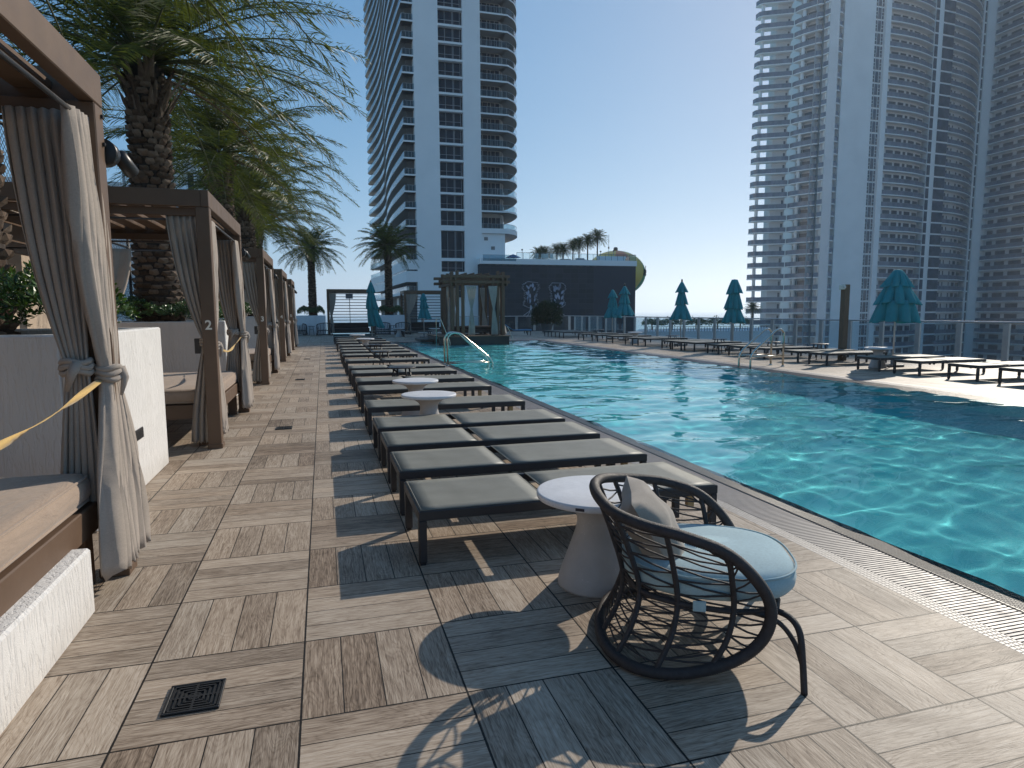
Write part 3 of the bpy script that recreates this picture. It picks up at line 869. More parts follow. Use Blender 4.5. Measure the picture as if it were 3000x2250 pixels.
def mat_canvas(name, c):
    n = NT(name); p = n.obj(); f = n.noise(p, 5., 4., .6)
    col = n.ramp(f, [(.3, tuple(q*.82 for q in c)), (.7, c)])
    n.bsdf(col, .85, 0., n.bump(n.noise(p, 300., 2.), .15, .002), .2)
    t = n.node('BsdfTranslucent'); n.put(t.inputs[0], col); mx = n.node('MixShader'); mx.inputs[0].default_value = .3
    n.link(n.b.outputs[0], mx.inputs[1]); n.link(t.outputs[0], mx.inputs[2]); n.link(mx.outputs[0], n.out.inputs[0]); return n.mat
M_teal = mat_canvas('teal_umbrella_canvas', (.060, .37, .42))
M_pole = simple('umbrella_pole', (.55, .53, .50), .4, .3)
def mat_wood(name, c):
    n = NT(name); p = n.obj(); g = n.noise(n.mapping(p, (1, 1, .06)), 60., 5., .6, .6)
    rnd = n.node('NewGeometry').outputs['Random Per Island']
    t = n.math('ADD', n.math('MULTIPLY', g, .7), n.math('MULTIPLY', rnd, .3))
    return n.bsdf(n.ramp(t, [(.3, tuple(q*.6 for q in c)), (.7, tuple(q*1.25 for q in c))]), .75, 0., n.bump(g, .4, .004), .25)
M_wood = mat_wood('weathered_timber', (.17, .115, .078))

# ------------------------------------------------------------------ sun loungers
LL, LWD, LH = 1.92, .68, .318
def lounger_proto():
    root = empty('sun_lounger', (0, 0, 0))
    m = MB()
    for y in (0, LWD-.032): m.bbox(.0, LL, y, y+.032, LH-.056, LH, .004)
    for x in (.0, LL-.04): m.bbox(x, x+.04, .033, LWD-.033, LH-.054, LH-.002, .004)
    for x in (.80, 1.36): m.bbox(x, x+.03, .033, LWD-.033, LH-.07, LH-.035, .003)
    m.build('frame', M_frame, root)
    for x in (.0, LL-.048):
        for y in (.001, LWD-.049):
            m = MB(); m.bbox(x+.001, x+.047, y, y+.047, .014, LH-.057, .005); m.bbox(x+.008, x+.040, y+.007, y+.040, 0, .013, .002)
            m.build('leg', M_frame, root)
    def sling(x0, x1, name):
        P = []
        for i in range(9):
            x = lerp(x0, x1, i/8); row = []
            for j in range(9):
                q = j/8; sag = -.003*math.sin(PI*q)*math.sin(PI*min(1, max(0, i/8)))**.5
                row.append((x, lerp(.010, LWD-.010, q), LH+.003+sag))
            P.append(row)
        m = MB(); m.grid(P)
        o = m.build(name, M_sling, root, solid=.004)
        for (xa, xb) in ((x0, x0+.012), (x1-.012, x1)):
            m = MB(); m.tube([((xa+xb)/2, .02, LH+.003), ((xa+xb)/2, LWD-.02, LH+.003)], .0035, 6); m.build('hem', M_sling, o)
    sling(.012, .772, 'back_sling'); sling(.826, LL-.012, 'seat_sling')
    for x in (1.50, 1.62):
        m = MB(); m.bbox(x, x+.04, .02, .06, .12, LH-.057, .004); m.build('rest_strut', M_frame, root)
    m = MB(); m.bbox(1.72, 1.77, .03, .065, .18, LH-.06, .004); m.build('stop_block', M_brass, root)
    return root
lp = lounger_proto()
LYS = [1.27, 2.22, 3.12, 4.0, 5.39, 7.09, 8.35, 9.80, 10.95, 12.95, 14.97, 16.58, 18.0, 19.85, 22.1, 24.2, 26.05, 28.1]
first = True
def place(root, x, y, label, group, rz=0.):
    o = copy_tree(root); o.location = (x, y, 0); o.rotation_euler = (0, 0, rz); tag(o, label, 'sun lounger', group); return o
rn = random.Random(12)
for i, y in enumerate(LYS):
    lab = '%s grey lounger from the wicker chair, in the row left of the pool' % NUM[i+1] if i < 17 else 'farthest grey lounger of the row left of the pool, before the covered bench'
    place(lp, .600+rn.uniform(-.012, .03)*(0 if i < 3 else 1), y, lab, 'loungers left of the pool', R(rn.uniform(-.8, .8)) if i > 3 else 0)
RYS = [5.15, 6.35, 7.42, 8.66, 9.75, 11.42, 12.45, 13.9, 15.05, 16.15, 17.65, 18.4, 19.2, 21.28, 22.2, 24.25, 25.85, 27.6, 30.3, 31.6, 32.75]
for i, y in enumerate(RYS):
    place(lp, 12.42+rn.uniform(-.05, .08), y, '%s grey lounger from the near end of the row along the right railing' % NUM[i+1], 'loungers along the right glass railing', R(rn.uniform(-2, 2)))
def remove_tree(o):
    for c in list(o.children): remove_tree(c)
    bpy.data.objects.remove(o)

# ------------------------------------------------------------------ tables
def pedestal():
    root = empty('pedestal_table', (0, 0, 0))
    m = MB(); m.lathe([(.200, 0), (.201, .012), (.192, .05), (.172, .11), (.140, .20), (.110, .285), (.099, .335), (.103, .372), (.125, .41), (.175, .44), (.245, .457), (.300, .466)], 48)
    m.build('base', M_conc, root)
    m = MB(); m.lathe([(.300, .4665), (.309, .470), (.313, .478), (.313, .494), (.309, .501), (.300, .503), (.15, .5035), (.001, .5035)], 56, cap=False)
    m.build('table_top', M_ctop, root)
    return root
pt = pedestal()
def ped(x, y, label, rz=0, group='pedestal tables between the left loungers'):
    o = copy_tree(pt); o.location = (x, y, 0); o.rotation_euler = (0, 0, rz); tag(o, label, 'side table', group); return o
t1 = ped(1.467, .79, 'white stone pedestal table beside the wicker chair')
m = MB(); m.bbox(-.022, .022, -.3155, -.3135, .478, .492, .0008, Matrix.Rotation(R(-38), 4, 'Z')); m.build('maker_plate', simple('navy_plate', (.01, .012, .03), .4), t1)
ped(1.255, 5.06, 'white stone pedestal table behind the fourth lounger from the wicker chair', 1.)
ped(1.315, 6.62, 'white stone pedestal table behind the fifth lounger from the wicker chair', 2.2)
ped(1.54, 21.25, 'stone pedestal table far along the left row, beyond the dark metal tables', .5)
ped(1.47, 25.4, 'farthest stone pedestal table of the left row, left of the closed umbrella', 3.)
gr = 'pedestal tables along the right glass railing'
ped(13.25, 10.62, 'stone pedestal table beside the open layered umbrella at right', 0, gr)
ped(13.2, 23.6, 'stone pedestal table between the right row loungers, beside the pair of closed umbrellas', 1, gr)
ped(4.3, 35.5, 'stone pedestal table in the far shade, between two loungers left of the pergola', 1, 'pedestal tables in the far shade')
ped(6.1, 34.0, 'stone pedestal table in the far shade, right of the far umbrella', 2, 'pedestal tables in the far shade')
def stool():
    root = empty('small_table', (0, 0, 0))
    m = MB(); m.lathe([(.001, .440), (.235, .440), (.255, .446), (.258, .455), (.252, .460), (.001, .460)], 36, cap=False); m.build('table_top', M_frame, root)
    for k in range(4):
        a = PI/4+PI/2*k; m = MB(); m.tube([(math.cos(a)*.15, math.sin(a)*.15, .439), (math.cos(a)*.235, math.sin(a)*.235, 0)], [.016, .013], 8); m.build('leg', M_frame, root)
    m = MB(); m.tube([(math.cos(k*PI/2+PI/4)*.18, math.sin(k*PI/2+PI/4)*.18, .3) for k in range(4)], .008, 6, True); m.build('brace', M_frame, root)
    return root
st = stool()
def stl(x, y, label, group, rz=0):
    o = copy_tree(st); o.location = (x, y, 0); o.rotation_euler = (0, 0, rz); tag(o, label, 'side table', group)
gs = 'dark four legged tables between the left loungers'
stl(1.44, 9.36, 'dark round metal table behind the seventh lounger from the wicker chair', gs, .2)
stl(1.50, 14.25, 'dark round metal table behind the tenth lounger from the wicker chair', gs, .9)
stl(1.62, 17.62, 'dark round metal table behind the twelfth lounger from the wicker chair', gs, .5)
gs = 'dark four legged tables along the right glass railing'
for x, y, l in ((13.9, 13.35, 'dark round metal table beside the tall wooden post'), (13.45, 14.85, 'dark round metal table between loungers, left of the tall wooden post'),
                (13.15, 17.2, 'dark round metal table at the foot of the closed umbrella right of the sea view'), (13.3, 20.6, 'dark round metal table at the foot of the closed umbrella before the sea view'),
                (13.8, 28.8, 'dark round metal table at the far end of the right lounger row')):
    stl(x, y, l, gs, x)

# ------------------------------------------------------------------ the wicker chair
def ribbed(m, pts, r, n=9, closed=False, pitch=.0085):
    # a tube wrapped in cord: ripples along its length
    P = [Vector(p) for p in pts]
    if closed: P = P+[P[0]]
    d = [0.]
    for i in range(1, len(P)): d.append(d[-1]+(P[i]-P[i-1]).length)
    L = d[-1]; N = int(L/pitch)*2; out = []; j = 0
    for k in range(N if closed else N+1):
        s = L*k/N
        while j < len(P)-2 and d[j+1] < s: j += 1
        out.append(P[j].lerp(P[j+1], (s-d[j])/max(1e-6, d[j+1]-d[j])))
    m.tube(out, [r*(1.0 if k % 2 else .90) for k in range(len(out))], n, closed)
def chair_parts(root, rope=True, cushion=True):
    half = [(-.415, 0, .658), (-.392, -.15, .648), (-.33, -.275, .625), (-.22, -.355, .604), (-.07, -.400, .580), (.09, -.408, .525), (.205, -.398, .42), (.262, -.385, .31), (.245, -.385, .20), (.165, -.395, .115), (.03, -.410, .058), (-.12, -.410, .030), (-.26, -.36, .026), (-.355, -.22, .028), (-.385, 0, .030)]
    full = half+[(u, -v, w) for u, v, w in half[-2:0:-1]]
    loop = spline(full, 14, True)
    m = MB(); ribbed(m, loop, .0240, 12, True); m.build('rim', M_rope, root)
    hs = spline(half, 20)
    # ribs from the upper rim to the lower rim, waisted at the seat
    def near(v0, top):
        best = None
        H = hs if v0[1] <= 0 else [Vector((p.x, -p.y, p.z)) for p in hs]
        for p in H:
            if (p.z > .37) != top: continue
            dd = (p.x-v0[0])**2+(p.y-v0[1])**2
            if best is None or dd < best[0]: best = (dd, p)
        return best[1].copy()
    ribs = []
    for (tu, tv, mu, mv, bu, bv) in ((.10, -.41, .135, -.345, .045, -.41), (-.13, -.385, -.075, -.315, -.16, -.40), (-.33, -.275, -.22, -.225, -.32, -.30), (-.405, -.10, -.285, -.085, -.375, -.12),
                                     (-.405, .10, -.285, .085, -.375, .12), (-.33, .275, -.22, .225, -.32, .30), (-.13, .385, -.075, .315, -.16, .40), (.10, .41, .135, .345, .045, .41)):
        a = near((tu, tv), True); b = near((bu, bv), False)
        mid = Vector((mu, mv, .285))
        ribs.append(spline([a, a.lerp(mid, .55)+Vector((.0, 0, .03)), mid, mid.lerp(b, .5)+Vector((.02, 0, 0)), b], 10))
    for rb in ribs:
        m = MB(); ribbed(m, rb, .0125, 7); m.build('rib', M_rope, root)
    # woven cords zigzag between neighbouring ribs and on to the rim fronts
    m = MB()
    def at(c, t):
        f = t*(len(c)-1); k = min(len(c)-2, int(f)); return c[k].lerp(c[k+1], f-k)
    front = [Vector(p) for p in spline(half[4:11], 12)]
    frontm = [Vector((p.x, -p.y, p.z)) for p in front]
    seq = [front]+ribs+[frontm]
    for A, B in zip(seq[:-1], seq[1:]):
        n = 10
        for k in range(n):
            t0 = .05+.90*k/n; t1 = .05+.90*(k+.5)/n; t2 = .05+.90*(k+1)/n
            for (ta, tb) in ((t0, t1), (t2, t1)):
                p, q = at(A, ta), at(B, tb); c = (p+q)/2+Vector((0, 0, -.006))
                m.tube([p, c, q], .0042, 5, cap=False)
    m.build('woven_cord', M_rope, root)
    # seat ring
    ring = [(.30, -.30, .262), (.13, -.342, .268), (-.075, -.312, .275), (-.215, -.222, .28), (-.282, 0, .283)]
    ring = ring+[(u, -v, w) for u, v, w in ring[-2::-1]]
    m = MB(); ribbed(m, spline(ring, 10), .013, 8); m.tube([(.30, -.30, .262), (.335, -.18, .258), (.345, 0, .257), (.335, .18, .258), (.30, .30, .262)], .013, 8)
    for v in (-.15, 0, .15): m.tube([(-.25, v, .272), (.335, v, .257)], .009, 6)
    m.build('seat_ring', M_rope, root)
    for s in (-1, 1):
        m = MB()
        m.tube(spline([(.295, s*.285, .262), (.345, s*.335, .255), (.372, s*.375, .215), (.380, s*.402, .11), (.384, s*.425, .0)], 8), .0125, 8)
        m.tube(spline([(.20, s*.325, .264), (.30, s*.335, .235), (.355, s*.365, .175), (.380, s*.402, .10)], 8), .010, 8)
        m.build('front_leg', M_rope, root)
    if not cushion: return
    # seat cushion: D-shaped with a domed top
    def plan(a, ins):
        c, s = math.cos(a), math.sin(a)
        e = 2/2.7; u = math.copysign(abs(c)**e, c); v = math.copysign(abs(s)**e, s)
        return (.07+u*(.36-ins), v*((.335 if c > -.2 else .335+.07*(c+.2))-ins))
    prof = [(.045, .288), (.018, .298), (.004, .318), (.0, .345), (.004, .372), (.018, .392), (.05, .404), (.12, .411), (.22, .414), (.33, .415)]
    m = MB(); m.smooth = True; N = 56
    vs = []
    for ins, z in prof:
        for k in range(N):
            u, v = plan(2*PI*k/N, ins); vs.append((u, v, z+.004*math.sin(9*u)*math.cos(7*v)))
    fs = [(i*N+k, i*N+(k+1) % N, (i+1)*N+(k+1) % N, (i+1)*N+k) for i in range(len(prof)-1) for k in range(N)]
    fs += [tuple(range(N))[::-1], tuple((len(prof)-1)*N+k for k in range(N))]
    m.add(vs, fs); so = m.build('seat_cushion', M_bluecush, root)
    m = MB(); m.tube([(.43*math.cos(0)*0+plan(2*PI*k/64, .004)[0], plan(2*PI*k/64, .004)[1], .388) for k in range(64)], .005, 5, True); m.build('piping', M_bluecush, so)
    m = MB(); m.bbox(-.02, .03, -.352, -.346, .262, .305, .002); m.build('fastening_tab', M_bluecush, so)
def pillow(loc, rot, S=.205, T=.095):
    m = MB(); m.smooth = True; N = 16; rn = random.Random(4)
    for sgn in (1, -1):
        P = []
        for i in range(N+1):
            row = []
            for j in range(N+1):
                u, v = -1+2*i/N, -1+2*j/N
                pin = 1-.13*(1-abs(u)**2.2)*abs(v)**3*0-.0
                x = u*S*(1-.10*(1-abs(v)**2)*0-.11*(1-(abs(v)))*abs(u)**4*1.0); y = v*S*(1-.11*(1-abs(u))*abs(v)**4)
                h = T*max(0, (1-abs(u)**2.6)*(1-abs(v)**2.6))**.55
                wr = .010*math.sin(7*u+3*v+1)*math.sin(5*v-2*u)+.007*math.sin(13*u*v+4*v)
                z = sgn*(h+wr*(1-max(abs(u), abs(v))**4)*(1 if h > .01 else 0))
                row.append((x, y, z))
            P.append(row if sgn > 0 else row[::-1])
        m.grid(P)
    o = m.build('pillow', M_pillow); o.location = loc; o.rotation_euler = rot
    return o
ch = empty('wicker_chair', (1.64, .173, 0), R(-25), 'charcoal rope tub chair with a light blue seat cushion, by the nearest pedestal table', 'chair')
chair_parts(ch)
Mx = Matrix.Translation((1.64, .173, 0)) @ Matrix.Rotation(R(-25), 4, 'Z') @ Matrix.Translation((-.160, -.02, .485)) @ Matrix.Rotation(R(-31), 4, 'Y') @ Matrix.Rotation(R(90), 4, 'Y') @ Matrix.Rotation(R(4), 4, 'Z')
pw = pillow((0, 0, 0), (0, 0, 0)); pw.matrix_world = Mx
tag(pw, 'taupe square cushion leaning in the wicker chair', 'cushion')

# ------------------------------------------------------------------ floor drains
def drain_proto():
    root = empty('floor_drain', (0, 0, 0)); s = .097
    m = MB(); m.box(-s, s, -s, s, .0015, .0035); m.build('pan', M_black, root)
    m = MB(); t = .011
    m.bbox(-s, s, -s, -s+t, .004, .010, .002); m.bbox(-s, s, s-t, s, .004, .010, .002); m.bbox(-s, -s+t, -s+t+.0005, s-t-.0005, .004, .0098, .002); m.bbox(s-t, s, -s+t+.0005, s-t-.0005, .004, .0098, .002)
    for k in range(5):
        r = s-.018-k*.0155
        if r < .01: break
        for (x0, x1, y0, y1) in ((-r, r, -r-.0035, -r+.0035), (-r, r, r-.0035, r+.0035), (-r-.0035, -r+.0035, -r+.004, r-.004), (r-.0035, r+.0035, -r+.004, r-.004)):
            m.box(x0, x1, y0, y1, .0042, .0092)
    m.box(-.004, .004, -s+t, s-t, .0041, .0090); m.box(-s+t, s-t, -.0041, .0041, .0043, .0088); m.box(-.016, .016, -.009, .009, .0044, .0094)
    m.build('grate', simple('black_grate', (.014, .014, .015), .55, 0., .3, 40.), root)
    return root
dp = drain_proto()
for (x, y, l) in ((-.385, .253, 'square black floor drain nearest to the viewer, beside the low white wall'), (-.385, 6.17, 'black floor drain in the tiles in front of the cabana numbered 2'), (-.386, 12.25, 'black floor drain in the tiles in front of the cabana numbered 3'), (-.38, 18.6, 'black floor drain in the tiles in front of the cabana numbered 4')):
    o = copy_tree(dp); o.location = (x, y, 0); tag(o, l, 'floor drain', 'floor drains along the walkway')

# ------------------------------------------------------------------ pool handrails
def handrail(Y0, Y1, path, bar, label, flip=1):
    root = empty('pool_handrail', (path[0][0], (Y0+Y1)/2, 0), 0, label, 'handrail', 'steel pool handrails')
    ox, oy = path[0][0], (Y0+Y1)/2
    for Y in (Y0, Y1):
        m = MB(); m.tube([(x-ox, Y-oy, z) for x, z in [(p.x, p.z) for p in path_smooth(path)]], .026, 12); m.build('rail', M_steel, root)
        m = MB(); m.lathe([(.05, 0), (.05, .008), (.03, .022), (.024, .03)], 16, (0, Y-oy, 0)); m.build('deck_flange', M_steel, root)
        m = MB(); m.tube([(bar[0]-ox, Y-oy, bar[2]), (bar[1]-ox, Y-oy, bar[2])], .018, 10); m.build('cross_bar', M_steel, root)
def path_smooth(path):
    out = []
    P = [Vector((x, 0, z)) for x, z in path]
    for i, p in enumerate(P):
        if 0 < i < len(P)-1:
            a = (P[i-1]-p); b = (P[i+1]-p); r = min(.13, a.length*.45, b.length*.45)
            s, e = p+a.normalized()*r, p+b.normalized()*r
            for k in range(7):
                t = k/6; out.append(s*(1-t)**2+p*2*t*(1-t)+e*t*t)
        else: out.append(p)
    return out
handrail(15.2, 14.75, [(3.275, 0), (3.275, .76), (3.40, .875), (3.62, .86), (4.42, .185), (4.50, .05), (4.50, -1.0)], (3.29, 4.49, .06), 'steel handrail on the left pool edge, beside the loungers')
handrail(11.68, 12.15, [(11.33, 0), (11.33, .86), (11.24, .955), (11.10, .93), (10.45, .40), (10.37, .27), (10.37, -1.0)], (11.32, 10.39, .275), 'steel handrail on the right pool edge, below the closed umbrellas')

# ------------------------------------------------------------------ umbrellas
def umbrella(x, y, tiers, label, finial=True, seed=0, top=2.5, pole=True, skew=0., rz=0., base=True):
    rn = random.Random(seed)
    root = empty('umbrella', (x, y, 0), rz, label, 'umbrella', 'closed teal umbrellas')
    m = MB(); m.tube([(0, 0, 0), (0, 0, top-.05)], .021, 12); m.build('pole', M_pole, root)
    if base:
        m = MB(); m.lathe([(.26, 0), (.26, .05), (.24, .06), (.05, .065), (.045, .20), (.03, .21)], 28); m.build('base', simple('umbrella_base', (.22, .20, .19), .6), root)
    for ti, (z0, z1, r0, r1) in enumerate(tiers):
        nk = 96; P = []; nz = 14
        ph = rn.uniform(0, 6); jit = [rn.uniform(.86, 1.12) for _ in range(9)]; lobe = [rn.uniform(-.045, .05) for _ in range(9)]
        for i in range(nz+1):
            t = i/nz; row = []
            for k in range(nk+1):
                a = 2*PI*(k % nk)/nk
                rib = abs(math.cos(4*a+ph))
                fold = 1-(.50*t**.8)*(1-rib**.7)
                kk = int(8*(k % nk)/nk)
                rr = lerp(r0, r1, t**.92)*fold*lerp(1, jit[kk % 8]*.5+jit[(kk+1) % 8]*.5, t)+.010*math.sin(24*a+ph*3)*t
                zz = lerp(z0, z1, t)+(.05*(1-rib)+lobe[kk])*t**2*(.8 if ti else .5)
                sx = skew*max(0, (2.0-zz))**1.6
                zz -= skew*.30*t*t*(1+math.cos(a))*(ti == len(tiers)-1)
                row.append((math.cos(a)*rr+sx, math.sin(a)*rr, zz))
            P.append(row)
        m = MB(); m.grid(P)
        if ti == 0:
            b = len(m.v); m.add([(0, 0, z0+.02)]+[p for p in P[0][:-1]], [(0, 1+k, 1+(k+1) % nk) for k in range(nk)])
        m.build('canopy_tier', M_teal, root, solid=.004)
    if finial:
        m = MB(); m.lathe([(.018, top-.06), (.035, top-.02), (.036, top+.02), (.022, top+.06), (.006, top+.085)], 12); m.build('finial', M_frame, root)
    return root
T3 = lambda t: [(t, t-.40, .05, .27), (t-.31, t-.86, .12, .29), (t-.75, t-1.42, .16, .50)]
umbrella(14.2, 28.1, T3(2.47), 'closed teal umbrella before the dark wall, left of the pair', False, 1, 2.5)
umbrella(14.2, 26.75, T3(2.60), 'closed teal umbrella with a finial before the dark wall, right of the pair', True, 2, 2.66)
umbrella(14.2, 21.5, [(2.58, 2.14, .04, .27), (2.18, 1.62, .12, .28), (1.70, 1.02, .15, .50)], 'closed teal umbrella with a finial before the sea view', True, 3, 2.62)
umbrella(14.2, 17.95, [(2.5, 2.0, .10, .31), (2.05, 1.45, .17, .33), (1.55, .98, .19, .40)], 'closed teal umbrella without a finial, right of the sea view', False, 4, 2.5)
umbrella(13.9, 10.8, [(2.40, 1.98, .09, .36), (2.07, 1.55, .22, .54), (1.66, 1.10, .36, .62)], 'half open layered teal umbrella before the right tower', False, 5, 2.42)
umbrella(2.38, 29.75, [(2.83, 2.35, .05, .23), (2.48, 1.55, .12, .33), (1.75, .75, .20, .40)], 'closed teal umbrella sagging sideways at the end of the left lounger row', True, 6, 2.86, skew=.16)
umbrella(5.55, 34.2, [(2.42, 2.05, .06, .24), (2.12, 1.62, .13, .28), (1.70, 1.05, .16, .40)], 'closed teal umbrella in the far shade, left of the timber pergola', False, 7, 2.45, skew=.08)
remove_tree(lp) if False else None
# ------------------------------------------------------------------ glass railing round the far and right side of the deck
def mat_glass(name, tint, refl=1.):
    n = NT(name); t = n.node('BsdfTransparent'); t.inputs[0].default_value = (*tint, 1)
    g = n.node('BsdfGlossy'); g.inputs['Roughness'].default_value = .02; g.inputs[0].default_value = (.9, .95, 1, 1)
    f = n.node('Fresnel'); f.inputs[0].default_value = 1.45; mx = n.node('MixShader')
    bk = n.node('NewGeometry').outputs['Backfacing']; n.link(n.math('MULTIPLY', f.outputs[0], n.math('MULTIPLY', n.math('SUBTRACT', 1., bk), refl), clamp=True), mx.inputs[0]); n.link(t.outputs[0], mx.inputs[1]); n.link(g.outputs[0], mx.inputs[2]); n.link(mx.outputs[0], n.out.inputs[0])
    return n.mat
M_glass = mat_glass('railing_glass', (.80, .87, .90))
M_alu = simple('brushed_aluminium', (.46, .44, .44), .38, .75, .08)
RX, RZ, RY1 = 18.05, 1.06, 44.0
rail = empty('glass_railing', (RX, 20, 0), 0, 'glass railing with flat metal posts along the right and far edge of the deck', 'railing')
def rpart(m, name, mat): return m.build(name, mat, rail, (-RX, -20, 0))
m = MB(); m.tube([(RX, -4, RZ), (RX, RY1-.05, RZ)], .030, 10); m.tube([(RX, RY1, RZ), (5.2, RY1, RZ)], .030, 10)
rpart(m, 'top_rail', M_alu)
ys = []; y = 11.09-1.385*10
while y < RY1-.3: ys.append(y); y += 1.385
for y in ys:
    m = MB(); m.bbox(RX-.035, RX+.035, y-.085, y+.085, 0, RZ-.028, .004); rpart(m, 'post', M_alu)
for a, b in zip(ys[:-1], ys[1:]):
    m = MB(); m.box(RX-.006, RX+.006, a+.095, b-.095, .06, RZ-.05); rpart(m, 'glass_panel', M_glass)
xs = [RX-.02-1.385*k for k in range(10)]
for x in xs:
    m = MB(); m.bbox(x-.085, x+.085, RY1-.035, RY1+.035, 0, RZ-.028, .004); rpart(m, 'post', M_alu)
for a, b in zip(xs[1:], xs[:-1]):
    m = MB(); m.box(a+.095, b-.095, RY1-.006, RY1+.006, .06, RZ-.05); rpart(m, 'glass_panel', M_glass)

# tall timber post with a floodlight
tp = empty('timber_post', (14.24, 12.84, 0), 0, 'tall square timber post with a pale floodlight at its top', 'post')
m = MB(); m.bbox(-.085, .085, -.085, .085, 0, 2.13, .008); m.build('shaft', M_wood, tp)
m = MB(); m.bbox(-.17, -.087, -.10, .07, 1.99, 2.12, .012); fl = m.build('floodlight', M_white, tp)
m = MB(); m.lathe([(.001, 0), (.045, 0), (.045, .012), (.001, .012)], 16, cap=False)
o = m.build('lens', simple('lamp_lens', (.6, .6, .58), .1), fl); o.location = (-.13, -.101, 2.055); o.rotation_euler = (R(90), 0, 0)

# ------------------------------------------------------------------ timber pergola on its island in the pool
m = MB(); m.box(5.15, 8.46, 27.0, 30.3, -1.24, .27)
n = NT('dark_island_tile'); p = n.sep(n.pos())
M_island = mat_mosaic('island_mosaic', (.018, .022, .026), (.035, .042, .048), .05, .3, (.01, .01, .012))
isl = empty('pergola_island', (6.8, 28.6, 0), 0, 'dark tiled platform standing in the far end of the pool', 'platform')
m.build('tiled_base', M_island, isl, (-6.8, -28.6, 0))
m = MB(); m.bbox(5.10, 8.51, 26.96, 30.35, .2705, .31, .006); m.build('timber_deck', M_wood, isl, (-6.8, -28.6, 0))
m = MB(); m.box(4.55, 5.149, 28.6, 30.6, -1.24, .12); m.build('side_step', M_island, isl, (-6.8, -28.6, 0))
pg = empty('timber_pergola', (7.1, 28.6, .31), 0, 'weathered timber pergola with clustered posts and crossing beams over the pool', 'pergola')
def pb(m, name, mat=None): return m.build(name, mat or M_wood, pg, (-7.1, -28.6, -.31))
PXs = [5.86, 8.28]; PYs = [27.42, 29.85]; ps = .068
for ix, X in enumerate(PXs):
    for iy, Y in enumerate(PYs):
        sx = 1 if ix == 0 else -1; sy = 1 if iy == 0 else -1
        for k, (dx, dy, top) in enumerate(((0, 0, 3.25), (.25*sx, .02*sy, 3.29), (.50*sx, 0, 3.05), (0.02, .30*sy, 3.22))):
            m = MB(); m.bbox(X+dx-ps, X+dx+ps, Y+dy-ps, Y+dy+ps, .311, top, .006); pb(m, 'post')
for Y in PYs:
    for dy in (-.105, .105):
        for z in (2.72, 2.97):
            m = MB(); m.bbox(PXs[0]-.42, PXs[1]+.30, Y+dy-.034, Y+dy+.034, z, z+.125, .005); pb(m, 'beam')
for X in PXs:
    for dx in (-.105, .105):
        for z in (2.595, 2.846):
            m = MB(); m.bbox(X+dx-.034, X+dx+.034, PYs[0]-.35, PYs[1]+.35, z, z+.122, .005); pb(m, 'beam')
for k in range(4):
    x = 6.5+k*.35; m = MB(); m.bbox(x-.03, x+.03, PYs[0]-.2, PYs[1]+.2, 3.098, 3.19, .004); pb(m, 'rafter')
def pcur(a, b, tie, foot, seed, wf=.30):
    c = curtain(pg, a, b, 2.60, tie, 1.55, foot, .33, wf, .07, 5, seed, M_sheer, amp=.03, band=False, billow=1.3); c.location = (-7.1, -28.6, -.31)
pcur((6.50, 27.30), (6.98, 27.30), (6.74, 27.3), (6.74, 27.3), 5)
pcur((7.55, 27.30), (7.98, 27.30), (7.80, 27.3), (7.84, 27.3), 6)
pcur((7.72, 29.75), (7.98, 29.75), (7.9, 29.75), (7.95, 29.7), 8)
pcur((5.80, 28.0), (5.80, 28.5), (5.82, 28.2), (5.84, 28.2), 7)
pcur((6.25, 29.75), (6.65, 29.75), (6.4, 29.75), (6.4, 29.75), 9)
pcur((8.30, 28.1), (8.30, 28.6), (8.34, 28.2), (8.52, 27.9), 10, .45)
db = empty('daybed', (6.95, 28.75, .31), 0, 'dark low daybed under the timber pergola', 'daybed')
m = MB(); m.bbox(-1.0, 1.0, -.6, .75, .10, .26, .01); m.build('frame', M_frame, db)
for x in (-.92, .92):
    for y in (-.5, .65): m = MB(); m.bbox(x-.04, x+.04, y-.04, y+.04, 0, .099, .004); m.build('leg', M_frame, db)
rounded_slab(-1., 1., -.58, .73, .262, .42, .05).build('mattress', simple('dark_cushion', (.035, .03, .03), .9), db)
h2 = empty('pool_handrail', (8.62, 27.3, 0), 0, 'thin bright handrail at the right corner of the pergola island', 'handrail')
m = MB(); m.tube(path_smooth([(-.18, .70), (-.14, .66), (.10, .12), (.11, -.9)]), .018, 8); m.build('rail', M_steel, h2)
h3 = empty('pool_handrail', (5.0, 26.8, 0), 0, 'thin bright handrail left of the pergola, behind the big steel handrail', 'handrail')
m = MB(); m.tube(path_smooth([(0, -.9), (0, 1.15), (.18, 1.14), (.62, .05), (.64, -.8)]), .018, 8); m.build('rail', M_steel, h3)

